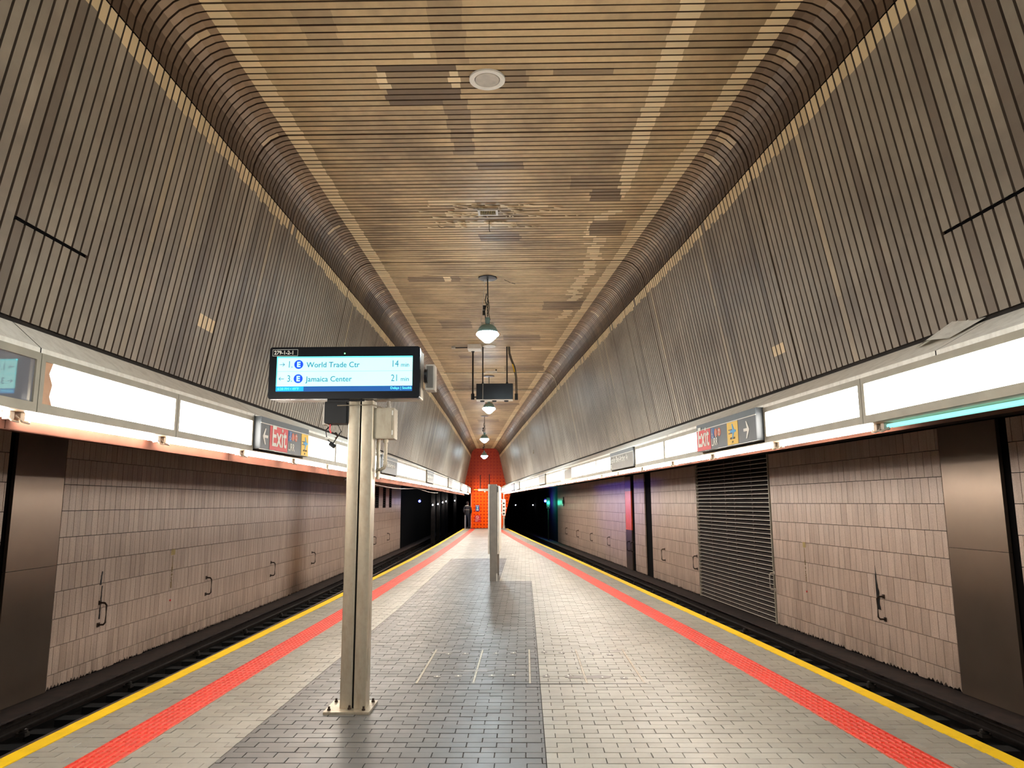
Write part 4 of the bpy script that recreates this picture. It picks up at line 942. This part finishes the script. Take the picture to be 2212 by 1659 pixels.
for i, (num, dest, mins, zb, dr) in enumerate([('1.', 'World Trade Ctr', '14', .268, 1), ('3.', 'Jamaica Center', '21', .146, -1)]):
    s = .022; cx = -.53; cz = zb + .026
    b = MB(); b.box(cx - .022, cx + .022, yt - .001, yt, cz - .0022, cz + .0022); tipx = cx + dr * .024
    for q in (1, -1): b.prism([(tipx, cz), (tipx - dr * .016, cz + q * .016), (tipx - dr * .019, cz + q * .013), (tipx - dr * .006, cz)], yt - .001, yt, 'y')
    b.build('arrow_mark', M['txt_navy'], disp)
    text(num, 'row_number', .082, M['txt_teal'], disp, (-.484, yt, zb), sx=.78)
    disc(disp, -.388, zb + .026, .0385, yt + .001, M['bullet'], 'route_bullet'); text('E', 'route_letter', .062, M['screen'], disp, (-.388, yt - .0025, zb + .005), align='CENTER', bold=.002)
    text(dest, 'destination', .066, M['txt_teal'], disp, (-.322, yt, zb), sx=.96, bold=.0004)
    text(mins, 'minutes', .082, M['txt_teal'], disp, (.462, yt, zb), sx=.80, align='RIGHT'); text('min', 'minutes_unit', .054, M['txt_navy'], disp, (.478, yt, zb), sx=.92)
text('6:28 PM \u2022 49\u00b0F', 'footer_text', .030, M['txt_cyan'], disp, (sx0 + .014, yt, sz0 + .013), sx=1.0)
text('Delays | Southb', 'footer_text', .030, M['txt_cyan'], disp, (sx1 - .004, yt, sz0 + .016), sx=.94, align='RIGHT')
b = MB(); b.box(-.615, -.400, -.0715, -.07, H_ - .077, H_ - .020); b.build('plate_border', M['white'], disp); b = MB(); b.box(-.612, -.403, -.0722, -.0715, H_ - .074, H_ - .023); b.build('number_plate', M['bezel'], disp)
text('279-1-2-1', 'plate_number', .045, M['white'], disp, (-.602, -.0726, H_ - .063), sx=.95, bold=.001)
b = MB(); b.ball((0, -.071, H_ - .058), .006, 8); b.build('status_light', M['led'], disp)
b = MB(); b.box(-.16, .16, .02, .17, -.012, .003); b.build('mount_plate', M['black'], disp)
rb = thing('speaker_box', 'grey metal box on a black bracket at the display\'s outer end', 'box', (-.84, 6.32, 2.60))
b = MB(); b.bevbox(-.015, .065, -.05, .1, 0, .225, .006, 'y'); b.build('box_body', M['offwhite'], rb); b = MB(); b.box(-.005, .052, -.056, -.05, .02, .21); b.build('front_plate', M['signgrey'], rb)
b = MB(); b.tube([(-.02, -.06, .12), (.005, -.06, .12)], .06, 16); b.build('pivot_disc', M['black'], rb)
bx = thing('equipment_box', 'small black box strapped to the post beneath the display', 'box', (-1.585, 6.25, 2.305)); b = MB(); b.bevbox(-.11, .075, -.08, .08, 0, .185, .01, 'y'); b.build('box_body', M['blackrub'], bx); b = MB(); b.box(-.125, -.10, -.075, .04, -.01, .16); b.build('pale_bracket', M['offwhite'], bx)
b = MB(); b.tube([(.0, -.09, .15), (.30, -.09, .155)], .005, 6); b.tube([(.30, -.09, .155), (.36, .0, .14)], .005, 6); b.build('strap', M['steel'], bx)
b = MB(); b.tube([(.03, 0, .185), (.03, 0, .215)], .012, 8); b.build('top_stub', M['black'], bx)
wr = thing('wire_bundle', 'tangle of loose black, red and white wires under the black box', 'wires', (-1.64, 6.22, 2.30))
for mat, rr, pts in (('blackrub', .006, [(.0, 0, .0), (-.05, -.01, -.05), (-.04, 0, -.12), (.0, 0, -.16)]), ('blackrub', .005, [(.05, 0, .0), (.08, 0, -.06), (.04, 0, -.12), (.01, 0, -.17)]), ('signred', .007, [(-.01, -.02, 0), (-.012, -.02, -.045), (.0, -.02, -.075)]), ('blackrub', .02, [(-.01, 0, -.16), (.03, -.01, -.19)]),
                     ('white', .010, [(-.05, -.01, -.115), (-.025, -.01, -.12)]), ('offwhite', .002, [(-.02, 0, -.18), (-.045, 0, -.25), (-.03, 0, -.36), (-.015, 0, -.42)]), ('offwhite', .0025, [(.02, 0, -.19), (.05, 0, -.225), (.065, 0, -.235)]), ('handle', .012, [(.03, 0, -.07), (.055, 0, -.1), (.035, 0, -.12)])):
    b = MB(); b.tube(pts, rr, 6); b.build('wire', M[mat], wr)
jb = thing('junction_box', 'steel junction box clamped to the display post', 'junction box', (-1.28, 6.30, 2.18))
b = MB(); b.bevbox(-.005, .165, -.05, .12, 0, .265, .006, 'y'); b.build('box_body', M['steel'], jb); b = MB(); b.box(.0, .145, -.058, -.05, .006, .259); b.build('box_door', M['steel'], jb)
for z in (.05, .22): b = MB(); b.box(.146, .156, -.06, -.05, z - .02, z + .02); b.build('hinge', M['white'], jb)
b = MB(); b.lathe([(.022, .265), (.022, .28), (.016, .285), (.019, .30), (.016, .33)], 12, (.105, .0, 0)); b.build('cable_gland', M['offwhite'], jb)
b = MB(); b.tube([(.085, .02, 0), (.085, .02, -.03)], .022, 10); b.tube([(.085, .02, -.02), (.085, .02, -.215), (.075, .02, -.245), (.04, .02, -.262), (.005, .02, -.262)], .0145, 10); b.build('elbow_conduit', M['steel'], jb, True)
b = MB(); b.tube([(.018, .04, .0), (.018, .04, -.34)], .016, 10); b.build('drop_conduit', M['steel'], jb, True)

# ------------------------------------------------------------ information stand seen edge-on
st = thing('information_stand', 'slim metal information stand seen edge-on with flat boards', 'stand', (-.68, 16.0, 0))
for yy in (0, 1.35):
    b = MB(); b.bevbox(-.075, .075, yy, yy + .09, 0, 2.03, .006, 'z'); b.build('post', M['signgrey'], st)
b = MB(); b.box(-.115, -.082, .01, 1.43, .56, 2.03); b.build('info_board', M['offwhite'], st); b = MB(); b.box(.082, .115, .01, 1.43, .56, 2.0); b.build('info_board', M['offwhite'], st)
b = MB(); b.box(.117, .124, .06, 1.38, .6, 1.92); b.build('white_reflection', M['white'], st); b = MB(); b.box(.085, .10, -.003, .01, 1.86, 1.98); b.build('dark_latch', M['black'], st)  # white sheet stands in for light reflected on this board
b = MB(); b.box(-.075, .075, .09, 1.35, .75, 2.0); b.build('core_panel', M['signgrey'], st); b = MB(); b.box(.06, .085, -.01, .0, .0, .16); b.build('foot_clip', M['offwhite'], st)

# ------------------------------------------------------------ end wall and people
b = MB(); y = YE
poly = [(xL(y) + .44, -.02), (xR(y) - .25, -.02), (xR(y) + .3, 2.2), (xR(y), 2.9), (xR(y) - .42, 5.26), (xL(y) + .42, 5.26), (xL(y), 2.9), (xL(y) - .05, 2.25), (xL(y) + .44, 2.2)]
b.prism(poly, y, y + .2, 'y'); wb = structure('wall_back', b.mesh('wall_back', M['endwall']), 'orange-red studded tile wall closing the platform end')
b = MB(); k = 0
for r_ in range(46):
    for c_ in range(20):
        x = -3.42 + c_ * .2174 + (.1087 if r_ % 2 else 0); z = .10 + r_ * .1087
        if x > xR(y) - .45 or z > 5.1 or x < xL(y) + .5: continue
        if z > 2.4 and x > xR(y) - .45 - (z - 2.4) * .02: continue
        b.add([(x - .045, y - .001, z), (x, y - .001, z - .045), (x + .045, y - .001, z), (x, y - .001, z + .045), (x, y - .02, z)], [(0, 1, 4), (1, 2, 4), (2, 3, 4), (3, 0, 4)])
stuff(b.build('wall_studs', M['endwall'], wb))
b = MB(); b.box(xL(y) + .42, xL(y) + .46, y - .03, y, -.02, 2.25); b.build('corner_trim', plain('pink_edge_trim', (226, 140, 120), .5), wb)
b = MB(); b.box(xL(48) - .05, xR(48) + .02, 48.1, 49.5, -.3, -.01); b.box(xL(49) - .02, xL(50) + .55, 49.5, 56, -.3, -.01); structure('floor_end', b.mesh('floor_end', M['conc_dark']), 'dark walkway slab at the platform end')
o = thing('wall_poster', 'dark blue poster with pale picture on the orange end wall', 'poster', (-3.16, YE - .03, 1.09)); b = MB(); b.box(-.13, .13, -.02, 0, 0, .40); b.build('poster_sheet', plain('poster_navy', (26, 46, 120), .4), o)
b = MB(); b.box(-.075, .075, -.024, -.02, .06, .12); b.box(-.1, .1, -.024, -.02, .32, .36); b.build('pale_text_block', M['white'], o); disc(o, 0, .22, .065, -.02, plain('poster_teal', (130, 200, 220), .4), 'pale_figure')
o = thing('warning_sign', 'red prohibition sign low on the orange end wall', 'sign', (-3.14, YE - .03, .39)); b = MB(); b.box(-.19, .19, -.02, 0, 0, .43); b.build('sign_plate', plain('warning_red', (204, 16, 32), .4), o)
b = MB(); n = 20; b.tube([(-.02 + .085 * math.cos(2 * PI * k / n), -.024, .31 + .085 * math.sin(2 * PI * k / n)) for k in range(n + 1)], .010, 5); b.tube([(-.08, -.024, .37), (.04, -.024, .25)], .008, 5); b.build('prohibition_ring', M['white'], o)
for k, t_ in enumerate(('Do not enter', 'or cross', 'tracks')): text(t_, 'sign_text', .065, M['white'], o, (-.16, -.022, .15 - k * .055), sx=.85)
o = thing('overhead_fixture', 'long white fixture hung on two rods before the end wall', 'fixture', (-2.66, 48.9, 2.40)); b = MB(); b.bevbox(-.42, .62, -.08, .08, 0, .15, .02, 'x'); b.build('fixture_body', M['offwhite'], o); b = MB(); b.box(-.7, -.43, -.02, .02, .08, .11); b.build('yellow_arm', M['signyellow'], o)
for x in (-.28, .32): b = MB(); b.tube([(x, 0, .15), (x, 0, 1.05 if x < 0 else 1.1)], .035, 6); b.build('hanger_rod', plain('maroon_rod', (70, 20, 20), .6), o)
b = MB(); b.ball((.02, 0, -.03), .05, 8); b.build('small_lens', M['white'], o)
o = thing('pole', 'thin pale pole at the platform end beside the person', 'pole', (-3.93, 48.9, 0)); b = MB(); b.tube([(0, 0, -.02), (0, 0, .85)], .02, 8); b.lathe([(.045, -.02), (.045, .01)], 10); b.build('pole_tube', M['white'], o)
o = thing('signal_post', 'pale platform-end signal post with stacked round lamps', 'signal', (-1.36, 47.8, 0)); b = MB(); b.lathe([(.10, 0), (.10, .04), (.07, .06), (.07, .2), (.045, .22), (.045, .62), (.07, .63), (.07, .72), (.05, .73), (.05, .8)], 14); b.build('post', M['offwhite'], o, True)
b = MB(); b.bevbox(-.11, .11, -.06, .06, .82, 1.86, .04, 'y'); b.build('lamp_housing', M['white'], o); b = MB(); b.tube([(0, 0, 1.86), (0, 0, 2.15)], .03, 8); b.build('top_stub', M['offwhite'], o)
for z in (.95, 1.15, 1.38, 1.60): disc(o, 0, z, .06, -.06, M['handle'], 'round_lamp')
for x, z in ((-.14, 1.85), (-.14, 1.6), (.14, 1.3), (-.13, 1.0)): b = MB(); b.box(x - .03, x + .03, -.03, .03, z - .03, z + .03); b.build('side_fitting', M['white'], o)

def skin_figure(name, joints, edges, mat, parent, sub=2):
    me = bpy.data.meshes.new(name); me.from_pydata([j[:3] for j in joints], edges, []); me.materials.append(mat)
    o = bpy.data.objects.new(name, me); COL.objects.link(o); o.parent = parent
    md = o.modifiers.new('skin', 'SKIN')
    lay = me.skin_vertices[0] if me.skin_vertices else None
    if lay is None:
        bpy.context.view_layer.objects.active = o; o.select_set(True); bpy.ops.mesh.customdata_skin_add(); lay = me.skin_vertices[0]
    for i, j in enumerate(joints):
        lay.data[i].radius = (j[3], j[4] if len(j) > 4 else j[3]); lay.data[i].use_root = (i == 0)
    s2 = o.modifiers.new('sub', 'SUBSURF'); s2.levels = sub; s2.render_levels = sub
    md.use_smooth_shade = True
    return o
pe = thing('person', 'person in dark jacket and dark jeans standing at platform end', 'person', (-3.80, 49.12, -.01), math.radians(-12))
J = [(0, 0, .92, .15, .11), (0, 0, 1.12, .14, .10), (0, .01, 1.32, .17, .11), (0, .01, 1.42, .10, .08), (0, .02, 1.50, .05, .05), (0, .04, 1.60, .075, .085), (0, .045, 1.68, .07, .08),
     (-.19, 0, 1.38, .06), (-.25, .02, 1.12, .048), (-.20, .12, .95, .04), (.19, 0, 1.38, .06), (.25, .02, 1.12, .048), (.20, .12, .95, .04),
     (-.09, 0, .84, .085), (-.10, .02, .48, .06), (-.10, 0, .10, .045), (-.10, .10, .04, .045, .03), (.09, 0, .84, .085), (.10, .02, .48, .06), (.11, 0, .10, .045), (.12, .10, .04, .045, .03)]
Ed = [(0, 1), (1, 2), (2, 3), (3, 4), (4, 5), (5, 6), (3, 7), (7, 8), (8, 9), (3, 10), (10, 11), (11, 12), (0, 13), (13, 14), (14, 15), (15, 16), (0, 17), (17, 18), (18, 19), (19, 20)]
skin_figure('body', J, Ed, M['jeans'], pe)
skin_figure('jacket', [(0, 0, .80, .17, .13), (0, 0, 1.05, .165, .125), (0, .01, 1.34, .18, .12), (0, .01, 1.44, .09, .08), (-.20, 0, 1.38, .072), (-.265, .02, 1.12, .06), (-.215, .11, .97, .05), (.20, 0, 1.38, .072), (.265, .02, 1.12, .06), (.215, .11, .97, .05)],
            [(0, 1), (1, 2), (2, 3), (3, 4), (4, 5), (5, 6), (3, 7), (7, 8), (8, 9)], M['cloth_dark'], pe)
b = MB(); b.ball((0, .035, 1.615), .088, 14, sz=1.25); b.build('head', M['skin'], pe, True)
b = MB(); b.ball((0, .02, 1.645), .097, 14, sz=1.1); b.build('hair', M['hair'], pe, True)
b = MB(); b.tube([(-.12, -.06, 1.455), (0, -.10, 1.475), (.10, -.07, 1.47)], .025, 7); b.build('white_collar', M['white'], pe)
b = MB(); b.tube([(-.17, -.10, 1.20), (0, -.145, 1.205), (.17, -.10, 1.20)], .010, 6); b.build('jacket_stripe', M['offwhite'], pe)
for q in (-1, 1):
    b = MB(); x0, y0, z0 = q * .205, .15, .93
    b.ball((x0, y0, z0), .036, 10, sz=1.3)
    for k in range(4): b.tube([(x0 + (k - 1.5) * .014, y0 + .01, z0 - .03), (x0 + (k - 1.5) * .014, y0 + .025, z0 - .065 - .004 * (k in (1, 2))), (x0 + (k - 1.5) * .013, y0 + .02, z0 - .09 - .006 * (k in (1, 2)))], .0085, 6)
    b.tube([(x0 - q * .03, y0, z0), (x0 - q * .045, y0 + .02, z0 - .03), (x0 - q * .035, y0 + .035, z0 - .055)], .0095, 6); b.build('hand', M['skin'], pe, True)
    b = MB(); b.bevbox(q * .105 - .045, q * .105 + .045, -.06, .17, 0, .085, .025, 'y'); b.build('shoe', M['blackrub'], pe, True)

# ------------------------------------------------------------ tunnel lights and signals
def tunnel_lamp(x, y, z, lab, mat='bulb', energy=0, col=(1, 1, 1), r=.05, grp='tunnel lights', aim=None):
    o = thing('tunnel_light', lab, 'light', (x, y, z), 0, grp); b = MB(); b.ball((0, 0, 0), r, 10); b.build('bulb', M[mat], o, True)
    b = MB(); b.lathe([(r * .5, r * .9), (r * .8, r * 1.1), (r * .8, r * 2.0), (r * .3, r * 2.2)], 12); b.build('lamp_base', M['black'], o); b = MB(); b.tube([(0, .02, r * 2), (0, .08, r * 2.5), (0, .23, r * 2.5)], r * .3, 6); b.build('arm', M['conc_dark'], o)
    if energy:
        ld = bpy.data.lights.new('signal_glow', 'SPOT' if aim else 'POINT'); ld.energy = energy; ld.color = col; ld.shadow_soft_size = .12; lo = bpy.data.objects.new('signal_glow', ld); COL.objects.link(lo); lo.location = (x, y - .3, z)
        if aim:
            ld.spot_size = math.radians(26); ld.spot_blend = 1.0; lo.rotation_euler = (Vector(aim) - lo.location).to_track_quat('-Z', 'Y').to_euler()
col_ = MB(); col_.bevbox(-.15, .15, -.15, .15, -1.35, 2.76, .03, 'z'); colm = col_.mesh('tunnel_column', M['conc_dark'])
for i, (x, y, z) in enumerate([(-6.45, 52, 1.5), (-6.55, 56, 1.55), (-6.75, 61, 1.68), (-6.9, 65, 1.78), (-6.8, 72, 1.85)]):
    tunnel_lamp(x, y, z, 'small white tunnel light on a column beyond the copper-side wall, %s from the blue light' % ORD[i])
    tag(link('tunnel_column', colm, None, (x, y + .36, 0)), 'dark tunnel column behind the %s white light from the blue light' % ORD[i], 'column', 'tunnel columns')
    ld = bpy.data.lights.new('bulb_glow', 'POINT'); ld.energy = 3; ld.shadow_soft_size = .05; lo = bpy.data.objects.new('bulb_glow', ld); COL.objects.link(lo); lo.location = (x + .05, y - .1, z + .05)
tunnel_lamp(-6.75, 47.6, 1.76, 'bright blue light at the mouth of the copper-side tunnel', 'blue', 420, (.14, .10, 1), .075, 'blue tunnel lights', (3.9, 35, 2.1))
tunnel_lamp(1.55, 57.0, 1.75, 'bright blue light at the mouth of the louvre-side tunnel', 'blue', 25, (.12, .10, 1), .085, 'blue tunnel lights')
tunnel_lamp(.72, 68, 1.42, 'small white light deep in louvre-side tunnel near blue light'); tunnel_lamp(-.95, 75, 1.40, 'farthest small white light deep in louvre-side tunnel')
o = thing('train_signal', 'green train signal glowing at the louvre-side tunnel mouth', 'signal', (1.72, 55.5, 0)); b = MB(); b.bevbox(-.13, .13, 0, .15, 1.2, 2.0, .05, 'y'); b.build('signal_head', M['black'], o); b = MB(); b.ball((0, -.03, 1.62), .085, 12); b.build('green_lens', M['green'], o, True); b = MB(); b.ball((0, -.02, 1.36), .04, 10); b.build('dark_lens', M['signgrey'], o); b = MB(); b.tube([(0, .08, -1.3), (0, .08, 1.2)], .05, 8); b.build('mast', M['conc_dark'], o)
ld = bpy.data.lights.new('green_glow', 'POINT'); ld.energy = 14; ld.color = (.05, 1, .65); ld.shadow_soft_size = .1; lo = bpy.data.objects.new('green_glow', ld); COL.objects.link(lo); lo.location = (1.75, 55.2, 1.62)
ld = bpy.data.lights.new('blue_wash', 'POINT'); 
bpy.data.lights.remove(ld)
o = thing('wall_fitting', 'small dark bracket with square box on far louvre-side tiles', 'fitting', (wR(49.6) - .05, 49.6, 1.45)); b = MB(); b.box(-.06, 0, -.06, .06, -.05, .55); b.box(-.12, -.02, -.35, -.02, .1, .33); b.build('bracket_box', M['black'], o)
